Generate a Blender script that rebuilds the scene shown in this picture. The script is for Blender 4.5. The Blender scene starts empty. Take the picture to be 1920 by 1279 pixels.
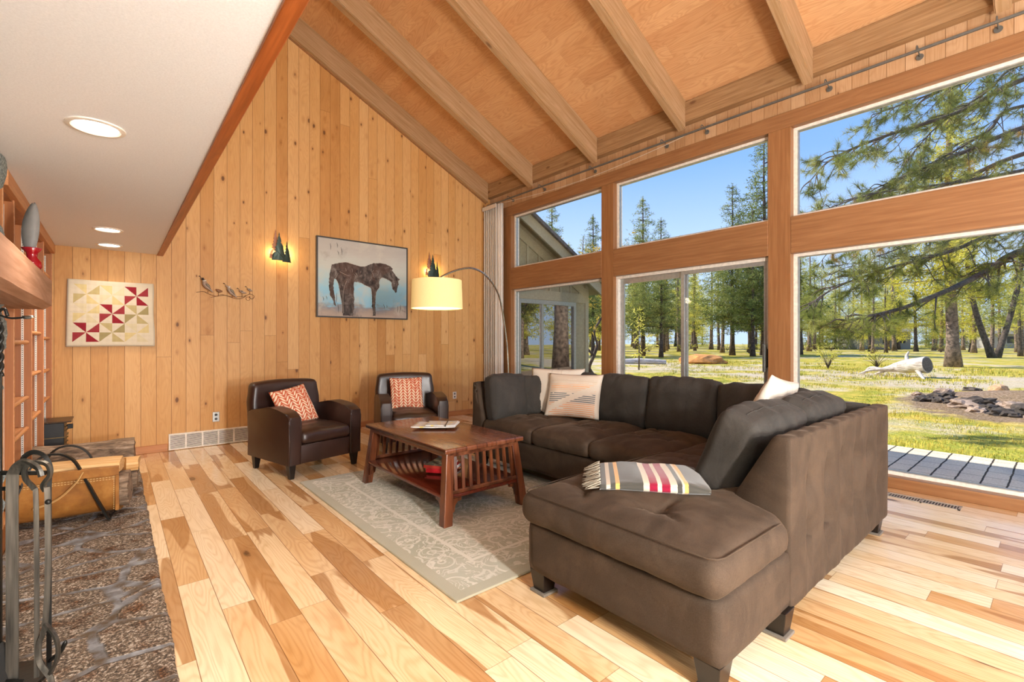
import bpy, bmesh, math, random
from mathutils import Vector, Matrix, noise
random.seed(7)
SC = bpy.context.scene
COL = SC.collection
PI = math.pi

# ------------------------------------------------------------------ camera
cam_d = bpy.data.cameras.new('camera'); cam = bpy.data.objects.new('camera', cam_d); COL.objects.link(cam)
cam_d.sensor_width = 36.0; cam_d.lens = 36.0 * 880.0 / 1920.0
cam_d.clip_start = 0.02; cam_d.clip_end = 500
cam.location = (0, 0, 1.25)
cam.rotation_euler = (math.radians(90), 0, -math.radians(40.251))
SC.camera = cam

# ------------------------------------------------------------------ view + world
SC.view_settings.view_transform = 'Standard'
SC.view_settings.look = 'None'
SC.view_settings.exposure = 0.72
SC.view_settings.gamma = 1.0
SC.view_settings.use_curve_mapping = False
SC.cycles.use_denoising = True
SC.cycles.max_bounces = 10
SC.cycles.diffuse_bounces = 5
SC.cycles.transparent_max_bounces = 16
SC.cycles.sample_clamp_indirect = 6
SC.cycles.caustics_reflective = False
SC.cycles.caustics_refractive = False
SC.cycles.blur_glossy = 0.5

SKY_STRENGTH = 1.0
w = bpy.data.worlds.new('sky'); SC.world = w; w.use_nodes = True
nt = w.node_tree; nt.nodes.clear()
tc = nt.nodes.new('ShaderNodeTexCoord'); sx = nt.nodes.new('ShaderNodeSeparateXYZ')
rp = nt.nodes.new('ShaderNodeValToRGB'); bg = nt.nodes.new('ShaderNodeBackground'); wo = nt.nodes.new('ShaderNodeOutputWorld')
nt.links.new(tc.outputs['Generated'], sx.inputs[0]); nt.links.new(sx.outputs['Z'], rp.inputs[0])
el = rp.color_ramp.elements
el[0].position = 0.0; el[0].color = (0.44, 0.58, 0.78, 1)
el[1].position = 1.0; el[1].color = (0.06, 0.20, 0.60, 1)
for p_, c_ in ((0.2, (0.36, 0.51, 0.77, 1)), (0.33, (0.19, 0.36, 0.70, 1)), (0.55, (0.10, 0.26, 0.64, 1))):
    e_ = el.new(p_); e_.color = c_
nt.links.new(rp.outputs[0], bg.inputs[0]); bg.inputs[1].default_value = SKY_STRENGTH
nt.links.new(bg.outputs[0], wo.inputs[0])

# ------------------------------------------------------------------ sun and lights
def add_light(name, kind, loc, energy, color=(1, 1, 1), size=0.1, rot=None, **kw):
    d = bpy.data.lights.new(name, kind); d.energy = energy; d.color = color
    if kind in ('POINT', 'SPOT'): d.shadow_soft_size = size
    if kind == 'AREA': d.size = size
    for k, v in kw.items(): setattr(d, k, v)
    o = bpy.data.objects.new(name, d); COL.objects.link(o); o.location = loc
    if rot is not None: o.rotation_euler = rot
    return o
SUN_DIR = Vector((-0.30, 0.75, 0.72)).normalized()       # towards the sun
sun = add_light('sun', 'SUN', (0, 30, 30), 4.6, (1.0, 0.93, 0.80), angle=math.radians(0.6))
sun.rotation_euler = SUN_DIR.to_track_quat('Z', 'Y').to_euler()
WARM = (1.0, 0.86, 0.70)

# ------------------------------------------------------------------ helpers: objects
def obj(name, bm, mat, parent=None, smooth=False, mats=None, angle=None):
    me = bpy.data.meshes.new(name)
    if isinstance(bm, bmesh.types.BMesh):
        bmesh.ops.recalc_face_normals(bm, faces=bm.faces)
        bm.to_mesh(me); bm.free()
    else:
        me.from_pydata(bm[0], [], bm[1]); me.update()
    if mats:
        for m in mats: me.materials.append(m)
    elif mat: me.materials.append(mat)
    if smooth:
        if angle is not None:
            me.shade_smooth(); me.set_sharp_from_angle(angle=math.radians(angle))
        else: me.shade_smooth()
    o = bpy.data.objects.new(name, me); COL.objects.link(o)
    if parent is not None: o.parent = parent
    return o
def thing(name, label, cat, loc=(0, 0, 0), rz=0.0, group=None):
    o = bpy.data.objects.new(name, None); COL.objects.link(o)
    o.empty_display_size = 0.1
    o.location = loc; o.rotation_euler = (0, 0, rz)
    return tag(o, label, cat, group)
def tag(o, label, cat, group=None, kind=None):
    o['label'] = label; o['category'] = cat
    if group: o['group'] = group
    if kind: o['kind'] = kind
    return o
def struct(name, bm, mat, parent=None, **kw):
    o = obj(name, bm, mat, parent, **kw)
    if parent is None: o['kind'] = 'structure'
    return o
def dup(root, loc, rz, label, scale=None):
    r = root.copy(); COL.objects.link(r); r.location = loc; r.rotation_euler = (0, 0, rz)
    if scale: r.scale = scale
    r['label'] = label
    for ch in list(root.children):
        c = ch.copy(); COL.objects.link(c); c.parent = r
        for g in list(ch.children):
            d = g.copy(); COL.objects.link(d); d.parent = c
    return r

# ------------------------------------------------------------------ helpers: meshes
def BM(): return bmesh.new()
def box(bm, x0, x1, y0, y1, z0, z1, bev=0.0, seg=2):
    m = Matrix.Translation(((x0+x1)/2, (y0+y1)/2, (z0+z1)/2)) @ Matrix.Diagonal((abs(x1-x0), abs(y1-y0), abs(z1-z0), 1))
    r = bmesh.ops.create_cube(bm, size=1.0, matrix=m)
    if bev > 0:
        es = list({e for v in r['verts'] for e in v.link_edges})
        bmesh.ops.bevel(bm, geom=es, offset=bev, segments=seg, profile=0.5, affect='EDGES')
    return bm
def hexa(bm, c, bev=0.0, seg=2):
    """c: 8 corners, bottom 4 (ccw) then top 4"""
    vs = [bm.verts.new(p) for p in c]
    fs = []
    for f in ((3,2,1,0),(4,5,6,7),(0,1,5,4),(1,2,6,5),(2,3,7,6),(3,0,4,7)):
        fs.append(bm.faces.new([vs[i] for i in f]))
    if bev > 0:
        es = list({e for v in vs for e in v.link_edges})
        bmesh.ops.bevel(bm, geom=es, offset=bev, segments=seg, profile=0.5, affect='EDGES')
    return bm
def bar(bm, a, b, w, d, up=(0, 0, 1), w2=None, d2=None, bev=0.0):
    """rectangular bar from a to b; w along side, d along other"""
    a = Vector(a); b = Vector(b); t = (b-a).normalized(); u = Vector(up)
    s = t.cross(u)
    if s.length < 1e-4: s = t.cross(Vector((1, 0, 0)))
    s.normalize(); n = s.cross(t)
    w2 = w if w2 is None else w2; d2 = d if d2 is None else d2
    c = [a + s*(i*w/2) + n*(j*d/2) for i, j in ((-1,-1),(1,-1),(1,1),(-1,1))] + \
        [b + s*(i*w2/2) + n*(j*d2/2) for i, j in ((-1,-1),(1,-1),(1,1),(-1,1))]
    return hexa(bm, c, bev)
def tube(bm, pts, rad, seg=10, caps=True, flat=None):
    """swept tube; rad float or list; flat=(w,h) gives a rectangular strap section"""
    pts = [Vector(p) for p in pts]; n = len(pts)
    rads = rad if isinstance(rad, (list, tuple)) else [rad]*n
    tang = []
    for i in range(n):
        t = pts[min(i+1, n-1)] - pts[max(i-1, 0)]
        tang.append(t.normalized() if t.length > 1e-9 else Vector((0, 0, 1)))
    u = Vector((0, 0, 1))
    if abs(tang[0].z) > 0.95: u = Vector((0, 1, 0))
    nrm = (u - tang[0]*u.dot(tang[0])).normalized()
    rings = []
    for i in range(n):
        nrm = (nrm - tang[i]*nrm.dot(tang[i])).normalized()
        bn = tang[i].cross(nrm)
        if flat:
            k = rads[i] if isinstance(rad, (list, tuple)) else 1.0
            ps = [pts[i] + nrm*(a*flat[0]*k/2) + bn*(b*flat[1]*k/2) for a, b in ((-1,-1),(1,-1),(1,1),(-1,1))]
        else:
            ps = [pts[i] + (nrm*math.cos(2*PI*j/seg) + bn*math.sin(2*PI*j/seg))*rads[i] for j in range(seg)]
        rings.append([bm.verts.new(p) for p in ps])
    m = len(rings[0])
    for i in range(n-1):
        for j in range(m):
            bm.faces.new((rings[i][j], rings[i][(j+1) % m], rings[i+1][(j+1) % m], rings[i+1][j]))
    if caps:
        bm.faces.new(rings[0][::-1]); bm.faces.new(rings[-1])
    return bm
def lathe(bm, prof, seg=32, c=(0, 0, 0), cap=False):
    rings = []
    for r, z in prof:
        rings.append([bm.verts.new((c[0]+r*math.cos(2*PI*j/seg), c[1]+r*math.sin(2*PI*j/seg), c[2]+z)) for j in range(seg)])
    for i in range(len(rings)-1):
        for j in range(seg):
            bm.faces.new((rings[i][j], rings[i][(j+1) % seg], rings[i+1][(j+1) % seg], rings[i+1][j]))
    if cap: bm.faces.new(rings[0][::-1]); bm.faces.new(rings[-1])
    return bm
def prism(bm, poly, to3, depth_vec):
    """extrude 2d polygon; to3 maps (u,v)->Vector, extruded by depth_vec"""
    a = [bm.verts.new(to3(*p)) for p in poly]; dv = Vector(depth_vec)
    b = [bm.verts.new(v.co + dv) for v in a]
    bm.faces.new(a); bm.faces.new(b[::-1])
    n = len(a)
    for i in range(n): bm.faces.new((a[i], b[i], b[(i+1) % n], a[(i+1) % n]))
    return bm
def smoothpath(pts, n=8):
    """Catmull-Rom"""
    P = [Vector(p) for p in pts]; P = [P[0]*2-P[1]] + P + [P[-1]*2-P[-2]]
    out = []
    for i in range(1, len(P)-2):
        for k in range(n):
            t = k/n
            out.append(0.5*((2*P[i]) + (P[i+1]-P[i-1])*t + (2*P[i-1]-5*P[i]+4*P[i+1]-P[i+2])*t*t + (3*P[i]-P[i-1]-3*P[i+1]+P[i+2])*t**3))
    out.append(P[-2]); return out
def fbm(p, s=1.0, o=3):
    v = 0; a = 1; f = s
    for _ in range(o):
        v += a*noise.noise(Vector(p)*f); a *= .5; f *= 2.1
    return v
def rbox(sx, sy, sz, r, n=(16, 16, 6), fn=None, center=(0, 0, 0)):
    """rounded, subdivided box as a BMesh, centred; fn(co, nrm)->co displaces it"""
    bm = BM(); grid = {}
    nx, ny, nz = n
    def sp(i, k, s):      # denser near edges
        t = i/k
        return (t-.5)*s
    def P(i, j, k):
        key = (i, j, k)
        if key not in grid:
            p = Vector((sp(i, nx, sx), sp(j, ny, sy), sp(k, nz, sz)))
            q = Vector((max(-sx/2+r, min(sx/2-r, p.x)), max(-sy/2+r, min(sy/2-r, p.y)), max(-sz/2+r, min(sz/2-r, p.z))))
            d = p-q
            if d.length > 1e-9:
                # project on sphere of radius r
                d = d.normalized()*r; nn = d.normalized()
            else: nn = Vector((0, 0, 1))
            p2 = q+d
            if fn: p2 = fn(p2, nn)
            grid[key] = bm.verts.new(p2 + Vector(center))
        return grid[key]
    def quad(a, b, c, d): bm.faces.new((a, b, c, d))
    for i in range(nx):
        for j in range(ny):
            quad(P(i, j, 0), P(i, j+1, 0), P(i+1, j+1, 0), P(i+1, j, 0)); quad(P(i, j, nz), P(i+1, j, nz), P(i+1, j+1, nz), P(i, j+1, nz))
    for i in range(nx):
        for k in range(nz):
            quad(P(i, 0, k), P(i+1, 0, k), P(i+1, 0, k+1), P(i, 0, k+1)); quad(P(i, ny, k), P(i, ny, k+1), P(i+1, ny, k+1), P(i+1, ny, k))
    for j in range(ny):
        for k in range(nz):
            quad(P(0, j, k), P(0, j, k+1), P(0, j+1, k+1), P(0, j+1, k)); quad(P(nx, j, k), P(nx, j+1, k), P(nx, j+1, k+1), P(nx, j, k+1))
    return bm
def xform(o, loc=None, rot=None, scale=None):
    if loc is not None: o.location = loc
    if rot is not None: o.rotation_euler = rot
    if scale is not None: o.scale = scale
    return o
def uv_planar(o, ax=0, ay=1, rect=None):
    me = o.data; uv = me.uv_layers.new(name='UVMap')
    xs = [v.co[ax] for v in me.vertices]; ys = [v.co[ay] for v in me.vertices]
    x0, x1, y0, y1 = rect or (min(xs), max(xs), min(ys), max(ys))
    for l in me.loops:
        c = me.vertices[l.vertex_index].co
        uv.data[l.index].uv = ((c[ax]-x0)/(x1-x0), (c[ay]-y0)/(y1-y0))
# ------------------------------------------------------------------ materials
def lin(c):
    """sRGB 0-255 -> linear"""
    if isinstance(c, str): c = tuple(int(c[i:i+2], 16) for i in (0, 2, 4))
    return tuple((v/255/12.92 if v/255 <= .04045 else ((v/255+.055)/1.055)**2.4) for v in c[:3]) + (1.0,)
class N:
    def __init__(s, name):
        s.mat = bpy.data.materials.new(name); s.mat.use_nodes = True; s.t = s.mat.node_tree; s.t.nodes.clear()
        s.out = s.t.nodes.new('ShaderNodeOutputMaterial')
        s.b = s.t.nodes.new('ShaderNodeBsdfPrincipled'); s.l(s.b.outputs[0], s.out.inputs[0])
    def l(s, a, b): s.t.links.new(a, b)
    def set(s, sock, v):
        if isinstance(v, bpy.types.NodeSocket): s.l(v, sock)
        elif isinstance(v, (int, float)) and hasattr(sock.default_value, '__len__'): sock.default_value = [v]*len(sock.default_value)
        elif isinstance(v, (tuple, list)) and hasattr(sock.default_value, '__len__') and len(sock.default_value) != len(v):
            sock.default_value = (list(v)+[1.0])[:len(sock.default_value)]
        else: sock.default_value = v
    def bs(s, **k):
        names = dict(color='Base Color', rough='Roughness', metal='Metallic', spec='Specular IOR Level', coat='Coat Weight', coatr='Coat Roughness',
                     sheen='Sheen Weight', sheenr='Sheen Roughness', sheent='Sheen Tint', emit='Emission Color', emits='Emission Strength',
                     trans='Transmission Weight', ior='IOR', alpha='Alpha', normal='Normal', sss='Subsurface Weight')
        for a, v in k.items(): s.set(s.b.inputs[names[a]], v)
        return s
    def coord(s, which='Object'):
        n = s.t.nodes.new('ShaderNodeTexCoord'); return n.outputs[which]
    def mp(s, v, scale=(1, 1, 1), rot=(0, 0, 0), loc=(0, 0, 0)):
        n = s.t.nodes.new('ShaderNodeMapping'); s.l(v, n.inputs[0]); n.inputs['Scale'].default_value = scale
        n.inputs['Rotation'].default_value = rot; n.inputs['Location'].default_value = loc; return n.outputs[0]
    def noise(s, v, scale=5, detail=3, rough=.5, dist=0, out='Fac', dim='3D', w=None):
        n = s.t.nodes.new('ShaderNodeTexNoise'); n.noise_dimensions = dim
        if v is not None and dim != '1D': s.l(v, n.inputs['Vector'])
        if w is not None: s.set(n.inputs['W'], w)
        n.inputs['Scale'].default_value = scale; n.inputs['Detail'].default_value = detail; n.inputs['Roughness'].default_value = rough
        n.inputs['Distortion'].default_value = dist; return n.outputs[out if out in ('Fac', 'Color') else 0]
    def vor(s, v, scale=5, feature='F1', out='Distance', rand=1.0, dist='EUCLIDEAN', smooth=None):
        n = s.t.nodes.new('ShaderNodeTexVoronoi'); n.feature = feature; s.l(v, n.inputs['Vector']); n.inputs['Scale'].default_value = scale
        n.inputs['Randomness'].default_value = rand
        if feature != 'DISTANCE_TO_EDGE': n.distance = dist
        return n.outputs[out]
    def white(s, v, out='Value', dim='3D', w=None):
        n = s.t.nodes.new('ShaderNodeTexWhiteNoise'); n.noise_dimensions = dim
        if dim == '1D': s.set(n.inputs['W'], v)
        else: s.l(v, n.inputs['Vector'])
        return n.outputs[out]
    def m(s, op, a, b=None, c=None, clamp=False):
        n = s.t.nodes.new('ShaderNodeMath'); n.operation = op; n.use_clamp = clamp; s.set(n.inputs[0], a)
        if b is not None: s.set(n.inputs[1], b)
        if c is not None: s.set(n.inputs[2], c)
        return n.outputs[0]
    def vm(s, op, a, b=None):
        n = s.t.nodes.new('ShaderNodeVectorMath'); n.operation = op; s.set(n.inputs[0], a)
        if b is not None: s.set(n.inputs[1], b)
        return n.outputs[0]
    def sep(s, v): 
        n = s.t.nodes.new('ShaderNodeSeparateXYZ'); s.l(v, n.inputs[0]); return n.outputs
    def comb(s, x=0, y=0, z=0):
        n = s.t.nodes.new('ShaderNodeCombineXYZ'); s.set(n.inputs[0], x); s.set(n.inputs[1], y); s.set(n.inputs[2], z); return n.outputs[0]
    def mix(s, f, a, b, mode='MIX'):
        n = s.t.nodes.new('ShaderNodeMix'); n.data_type = 'RGBA'; n.blend_type = mode
        s.set(n.inputs[0], f); s.set(n.inputs[6], a); s.set(n.inputs[7], b); return n.outputs[2]
    def ramp(s, v, stops, interp='LINEAR'):
        n = s.t.nodes.new('ShaderNodeValToRGB'); n.color_ramp.interpolation = interp; s.l(v, n.inputs[0])
        el = n.color_ramp.elements
        el[0].position = stops[0][0]; el[0].color = stops[0][1]; el[1].position = stops[-1][0]; el[1].color = stops[-1][1]
        for p, c in stops[1:-1]: e = el.new(p); e.color = c
        return n.outputs[0]
    def step(s, v, a, b):
        n = s.t.nodes.new('ShaderNodeMapRange'); n.interpolation_type = 'SMOOTHSTEP'; s.set(n.inputs[0], v)
        n.inputs[1].default_value = a; n.inputs[2].default_value = b; return n.outputs[0]
    def bump(s, h, strength=.2, dist=.01):
        n = s.t.nodes.new('ShaderNodeBump'); n.inputs['Strength'].default_value = strength; n.inputs['Distance'].default_value = dist
        s.l(h, n.inputs['Height']); s.l(n.outputs[0], s.b.inputs['Normal']); return s
def plain(name, color, rough=.5, metal=0, spec=.5, noise_amt=.06, nscale=30, bump=0.0, **k):
    n = N(name); co = n.coord(); c = lin(color)
    f = n.noise(co, nscale, 4)
    dark = tuple(v*(1-noise_amt*2) for v in c[:3])+(1,); lite = tuple(min(1, v*(1+noise_amt*2)) for v in c[:3])+(1,)
    n.bs(color=n.ramp(f, [(.3, dark), (.7, lite)]), rough=rough, metal=metal, spec=spec, **k)
    if bump: n.bump(f, bump, .005)
    return n.mat
def emissive(name, color, strength):
    n = N(name); n.bs(color=lin(color), emit=lin(color), emits=strength, rough=.6); return n.mat

def planks(name, au, av, width, length, cols, gap=.0025, grainc=.5, ringc=.5, knots=0.0, heart=0.0, rough=.4, spec=.5, coat=0, off=0.0,
           gapc=(0.05, 0.025, 0.012, 1), bumpk=.15, butt=True, knotc=(0.10, 0.04, 0.015, 1), heartc=None, vary=1.0, knot_scale=(5.5, 1.8), ksize=.11):
    """boards: au = axis across the boards, av = axis along; world coordinates"""
    n = N(name); co = n.coord(); x = n.sep(co)
    u = n.m('ADD', x[au], off); v = x[av]
    us = n.m('DIVIDE', u, width); iu = n.m('FLOOR', us); fu = n.m('FRACT', us)
    r1 = n.white(iu, dim='1D')
    vs = n.m('ADD', n.m('DIVIDE', v, length), n.m('MULTIPLY', r1, 7.3)); iv = n.m('FLOOR', vs); fv = n.m('FRACT', vs)
    idv = n.comb(iu, iv if butt else 0.0, 3.0)
    rnd = n.white(idv); rndc = n.white(idv, out='Color'); rx = n.sep(rndc)
    # local coords with per board offset
    lu = n.m('ADD', n.m('MULTIPLY', n.m('SUBTRACT', fu, .5), width), n.m('MULTIPLY', rx[0], 31.0))
    lv = n.m('ADD', v, n.m('MULTIPLY', rx[1], 57.0))
    P = n.comb(lu, lv, n.m('MULTIPLY', rx[2], 19.0))
    # cathedral rings
    bigf = n.noise(n.mp(P, (6.0, 0.9, 1.0)), 1.0, 2.0, .45, .3)
    rings = n.m('FRACT', n.m('MULTIPLY', bigf, 22.0))
    rings = n.m('POWER', n.m('ABSOLUTE', n.m('SUBTRACT', rings, .5)), 1.6)
    fine = n.noise(n.mp(P, (160.0, 5.0, 1.0)), 1.0, 3.0, .6)
    tone = n.noise(n.mp(P, (9.0, 1.6, 1.0)), 1.0, 2.0, .5)
    base = n.ramp(n.m('ADD', n.m('MULTIPLY', rnd, vary), n.m('MULTIPLY', n.m('SUBTRACT', tone, .5), .35), clamp=True), cols)
    c = base
    if heart:
        hm = n.step(n.noise(n.mp(P, (5.0, 0.50, 1.0), loc=(5, 2, 0)), 1.0, 2.0, .45, .4), .535, .555)
        on = n.step(rx[0], 1-heart-.02, 1-heart)
        c = n.mix(n.m('MULTIPLY', hm, on), c, n.mix(.25, heartc, base))
    dk = n.mix(1.0, c, (0.62, 0.46, 0.32, 1), 'MULTIPLY')
    c = n.mix(n.m('MULTIPLY', n.step(rings, .0, .33), ringc), c, dk)
    c = n.mix(n.m('MULTIPLY', n.step(fine, .45, .75), grainc), c, dk)
    h = n.m('MULTIPLY', fine, .3)
    if knots:
        kv = n.mp(P, (knot_scale[0], knot_scale[1], 1.0))
        kd = n.vor(kv, 1.0, rand=.95); kc = n.sep(n.vor(kv, 1.0, out='Color', rand=.95))
        kn = n.m('ADD', kd, n.m('MULTIPLY', n.noise(n.mp(P, (60, 30, 1)), 1.0, 2), .05))
        size = n.m('MULTIPLY', n.m('GREATER_THAN', kc[0], 1-knots), n.m('ADD', ksize*.35, n.m('MULTIPLY', kc[1], ksize*.65)))
        size = n.m('ADD', size, .0001)
        core = n.m('SUBTRACT', 1.0, n.step(n.m('DIVIDE', kn, size), .75, 1.25)); 
        halo = n.m('SUBTRACT', 1.0, n.step(n.m('DIVIDE', kn, size), .9, 2.6))
        c = n.mix(n.m('MULTIPLY', halo, .45), c, dk)
        c = n.mix(n.m('MULTIPLY', core, .85), c, knotc)
    du = n.m('MULTIPLY', n.m('SUBTRACT', .5, n.m('ABSOLUTE', n.m('SUBTRACT', fu, .5))), width)
    g = n.m('SUBTRACT', 1.0, n.step(du, gap*.35, gap))
    if butt:
        dv = n.m('MULTIPLY', n.m('SUBTRACT', .5, n.m('ABSOLUTE', n.m('SUBTRACT', fv, .5))), length)
        g = n.m('MAXIMUM', g, n.m('MULTIPLY', n.m('SUBTRACT', 1.0, n.step(dv, gap*.3, gap*.8)), .8))
    c = n.mix(n.m('MULTIPLY', g, .8), c, gapc)
    n.bs(color=c, rough=n.m('ADD', n.m('MULTIPLY', fine, .12), rough-.06), spec=spec, coat=coat, coatr=.12)
    n.bump(n.m('SUBTRACT', h, n.m('MULTIPLY', g, 1.0)), bumpk, .003)
    return n.mat
def solidwood(name, av, col, dark, rough=.45, spec=.4, scale=1.0, coat=0.0, bumpk=.1, knots=0.0, stripes=0.0, coatr=.1, roty=0.0):
    """one piece of timber, grain along axis av"""
    n = N(name); co = n.coord()
    if roty: co = n.mp(co, rot=(0, roty, 0))
    sc = [38.0*scale]*3; sc[av] = 1.6*scale
    s2 = [7.0*scale]*3; s2[av] = .55*scale
    fine = n.noise(n.mp(co, tuple(sc)), 1.0, 4, .6)
    big = n.noise(n.mp(co, tuple(s2)), 1.0, 2, .5, .4)
    rings = n.m('ABSOLUTE', n.m('SUBTRACT', n.m('FRACT', n.m('MULTIPLY', big, 14.0)), .5))
    c = n.mix(n.step(fine, .3, .75), lin(col), lin(dark))
    c = n.mix(n.m('MULTIPLY', n.step(rings, .1, .5), .35), c, lin(dark))
    if stripes:
        s3 = [stripes]*3; s3[av] = .3
        c = n.mix(n.step(n.noise(n.mp(co, tuple(s3)), 1.0, 2, .4), .48, .64), c, n.mix(1.0, c, (.42, .34, .30, 1), 'MULTIPLY'))
    if knots:
        s4 = [5.0]*3; s4[av] = 2.2
        kv = n.mp(co, tuple(s4)); kd = n.vor(kv, 1.0, rand=1.0); kc = n.sep(n.vor(kv, 1.0, out='Color'))
        size = n.m('ADD', n.m('MULTIPLY', n.step(kc[0], 1-knots, 1.0), .14), .0001)
        core = n.m('SUBTRACT', 1.0, n.step(n.m('DIVIDE', n.m('ADD', kd, n.m('MULTIPLY', fine, .04)), size), .6, 1.5))
        c = n.mix(n.m('MULTIPLY', core, .7), c, (.12, .055, .025, 1))
    n.bs(color=c, rough=rough, spec=spec, coat=coat, coatr=coatr); n.bump(fine, bumpk, .003); return n.mat

L = lin
M = {}
M['floor'] = planks('hickory_floor', 0, 1, .137, 1.15,
    [(0, L('f4e4c8')), (.35, L('ead0a8')), (.6, L('dab586')), (.85, L('c6965f')), (1, L('a87846'))],
    gap=.0022, grainc=.22, ringc=.30, vary=.8, knots=.5, heart=.7, heartc=L('a87642'), rough=.22, spec=.45, coat=.25, off=.03,
    gapc=L('6a4020'), knotc=L('3c2010'), knot_scale=(4.5, 1.5), ksize=.13, bumpk=.06)
M['pine_wall'] = planks('knotty_pine_boards', 0, 2, .1375, 5.2,
    [(0, L('d6aa72')), (.4, L('ce9e62')), (.75, L('c49054')), (1, L('ae7a42'))],
    gap=.003, grainc=.3, ringc=.16, vary=.85, knots=.62, rough=.5, spec=.3, off=.055, gapc=L('5a3616'), knotc=L('5e3a22'), knot_scale=(9.0, 4.6), ksize=.17, bumpk=.12)
M['pine_window_wall'] = planks('pine_boards_over_windows', 1, 2, .125, 3.0,
    [(0, L('c4a27e')), (.5, L('b9946e')), (1, L('ac8660'))],
    gap=.003, grainc=.35, ringc=.2, knots=.2, rough=.55, spec=.2, gapc=L('6b4527'), bumpk=.12, butt=False)
M['vault'] = planks('vault_ceiling_boards', 0, 1, .155, 1.7,
    [(0, L('d2a577')), (.4, L('cb9c6e')), (.8, L('c29064')), (1, L('ae7e56'))],
    gap=.0009, grainc=.25, ringc=.30, rough=.55, spec=.25, gapc=L('b07d50'), bumpk=.08, vary=.6)
M['beam_wood'] = solidwood('rough_sawn_beam', 0, 'b49370', '9a7850', rough=.65, spec=.2, bumpk=.3, knots=.3, roty=-math.atan(.485))
M['fascia_wood'] = solidwood('rough_sawn_fascia', 1, 'a98862', '8c6a48', rough=.65, spec=.2, bumpk=.3, knots=.35)
M['fir_v'] = solidwood('fir_post', 2, '9c6e46', '865a36', rough=.4, spec=.35)
M['fir_h'] = solidwood('fir_rail', 1, '9a6e48', '845a38', rough=.4, spec=.35)
M['fir_trim'] = solidwood('stained_fir_trim', 1, 'b5642f', '8e4a1e', rough=.35, spec=.4)
M['fir_base'] = solidwood('baseboard_fir', 0, 'c08450', 'a86c3c', rough=.4)
M['shelf_ply'] = solidwood('shelf_plywood', 2, 'ac6a34', '96582a', rough=.45, scale=.8)
M['shelf_edge'] = solidwood('shelf_edge_wood', 1, 'cf9464', 'b87a4a', rough=.45)
M['mantel'] = solidwood('mantel_timber', 1, 'b58c74', '90664c', rough=.6, bumpk=.4, knots=.3, scale=.7)
M['white_metal'] = plain('white_enamel_metal', 'e6e1d8', .4)
M['white_frame'] = plain('cream_window_frame', 'e9e2d6', .4)
M['alu'] = plain('brushed_aluminium', 'a9aaa8', .35, metal=.6)
M['alu_dark'] = plain('bronzed_aluminium', '6f706c', .4, metal=.5)
M['black_iron'] = plain('black_iron', '23221f', .42, metal=.5, bump=.15, nscale=60)
M['steel'] = plain('brushed_steel', 'c9c7c2', .22, metal=1.0)
M['black_plastic'] = plain('black_plastic', '141414', .4)
# drywall
n = N('white_textured_drywall'); f = n.noise(n.coord(), 140, 3, .6)
n.bs(color=n.ramp(f, [(.3, L('e6eaf0')), (.7, L('f0f4fa'))]), rough=.85, spec=.1); n.bump(f, .25, .004); M['drywall'] = n.mat
# glass
n = N('window_glass'); n.bs(color=(1, 1, 1, 1), rough=0, trans=1, ior=1.08)
tr = n.t.nodes.new('ShaderNodeBsdfTransparent'); gl = n.t.nodes.new('ShaderNodeBsdfGlossy'); gl.inputs['Roughness'].default_value = 0.02
lw = n.t.nodes.new('ShaderNodeLayerWeight'); lw.inputs[0].default_value = .5; mx = n.t.nodes.new('ShaderNodeMixShader')
n.l(n.m('ADD', n.m('MULTIPLY', n.m('POWER', lw.outputs['Facing'], 5.0), .5), .015), mx.inputs[0]); n.l(tr.outputs[0], mx.inputs[1]); n.l(gl.outputs[0], mx.inputs[2]); n.l(mx.outputs[0], n.out.inputs[0]); M['glass'] = n.mat
# stone hearth
n = N('flagstone_hearth'); co = n.coord()
wv = n.vm('ADD', co, n.vm('MULTIPLY', n.noise(co, 3.0, 3, out='Color'), (.07, .07, 0)))
mv = n.mp(wv, (3.0, 4.1, .6))
d = n.vor(mv, 1.0, 'DISTANCE_TO_EDGE'); cc = n.vor(mv, 1.0, out='Color')
mort = n.m('SUBTRACT', 1.0, n.step(n.m('ADD', d, n.m('MULTIPLY', n.m('SUBTRACT', n.noise(co, 25, 3), .5), .05)), .034, .066))
g1 = n.noise(co, 95, 4, .75); g2 = n.noise(co, 9, 3, .6)
stone = n.ramp(g1, [(.36, L('2a2623')), (.47, L('645648')), (.54, L('8c7863')), (.62, L('d8cec2'))])
stone = n.mix(n.step(g2, .5, .68), stone, n.mix(1.0, stone, L('b08050'), 'MULTIPLY'))
stone = n.mix(.35, stone, n.mix(1.0, stone, n.ramp(n.sep(cc)[0], [(0, L('8d8480')), (1, L('ffffff'))]), 'MULTIPLY'))
mc = n.ramp(n.noise(co, 14, 4), [(.35, L('5b4a38')), (.55, L('77777a')), (.7, L('9a9c9f'))])
n.bs(color=n.mix(mort, stone, mc), rough=.7, spec=.4)
n.bump(n.m('ADD', n.m('SUBTRACT', 1.0, mort), n.m('MULTIPLY', g1, .7)), .7, .012); M['hearth'] = n.mat
n = N('fieldstone'); co = n.coord(); g1 = n.noise(co, 70, 4, .7)
n.bs(color=n.ramp(g1, [(.3, L('3b4344')), (.5, L('7c8685')), (.7, L('b7bebb'))]), rough=.8); n.bump(g1, .6, .01); M['fieldstone'] = n.mat
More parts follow.
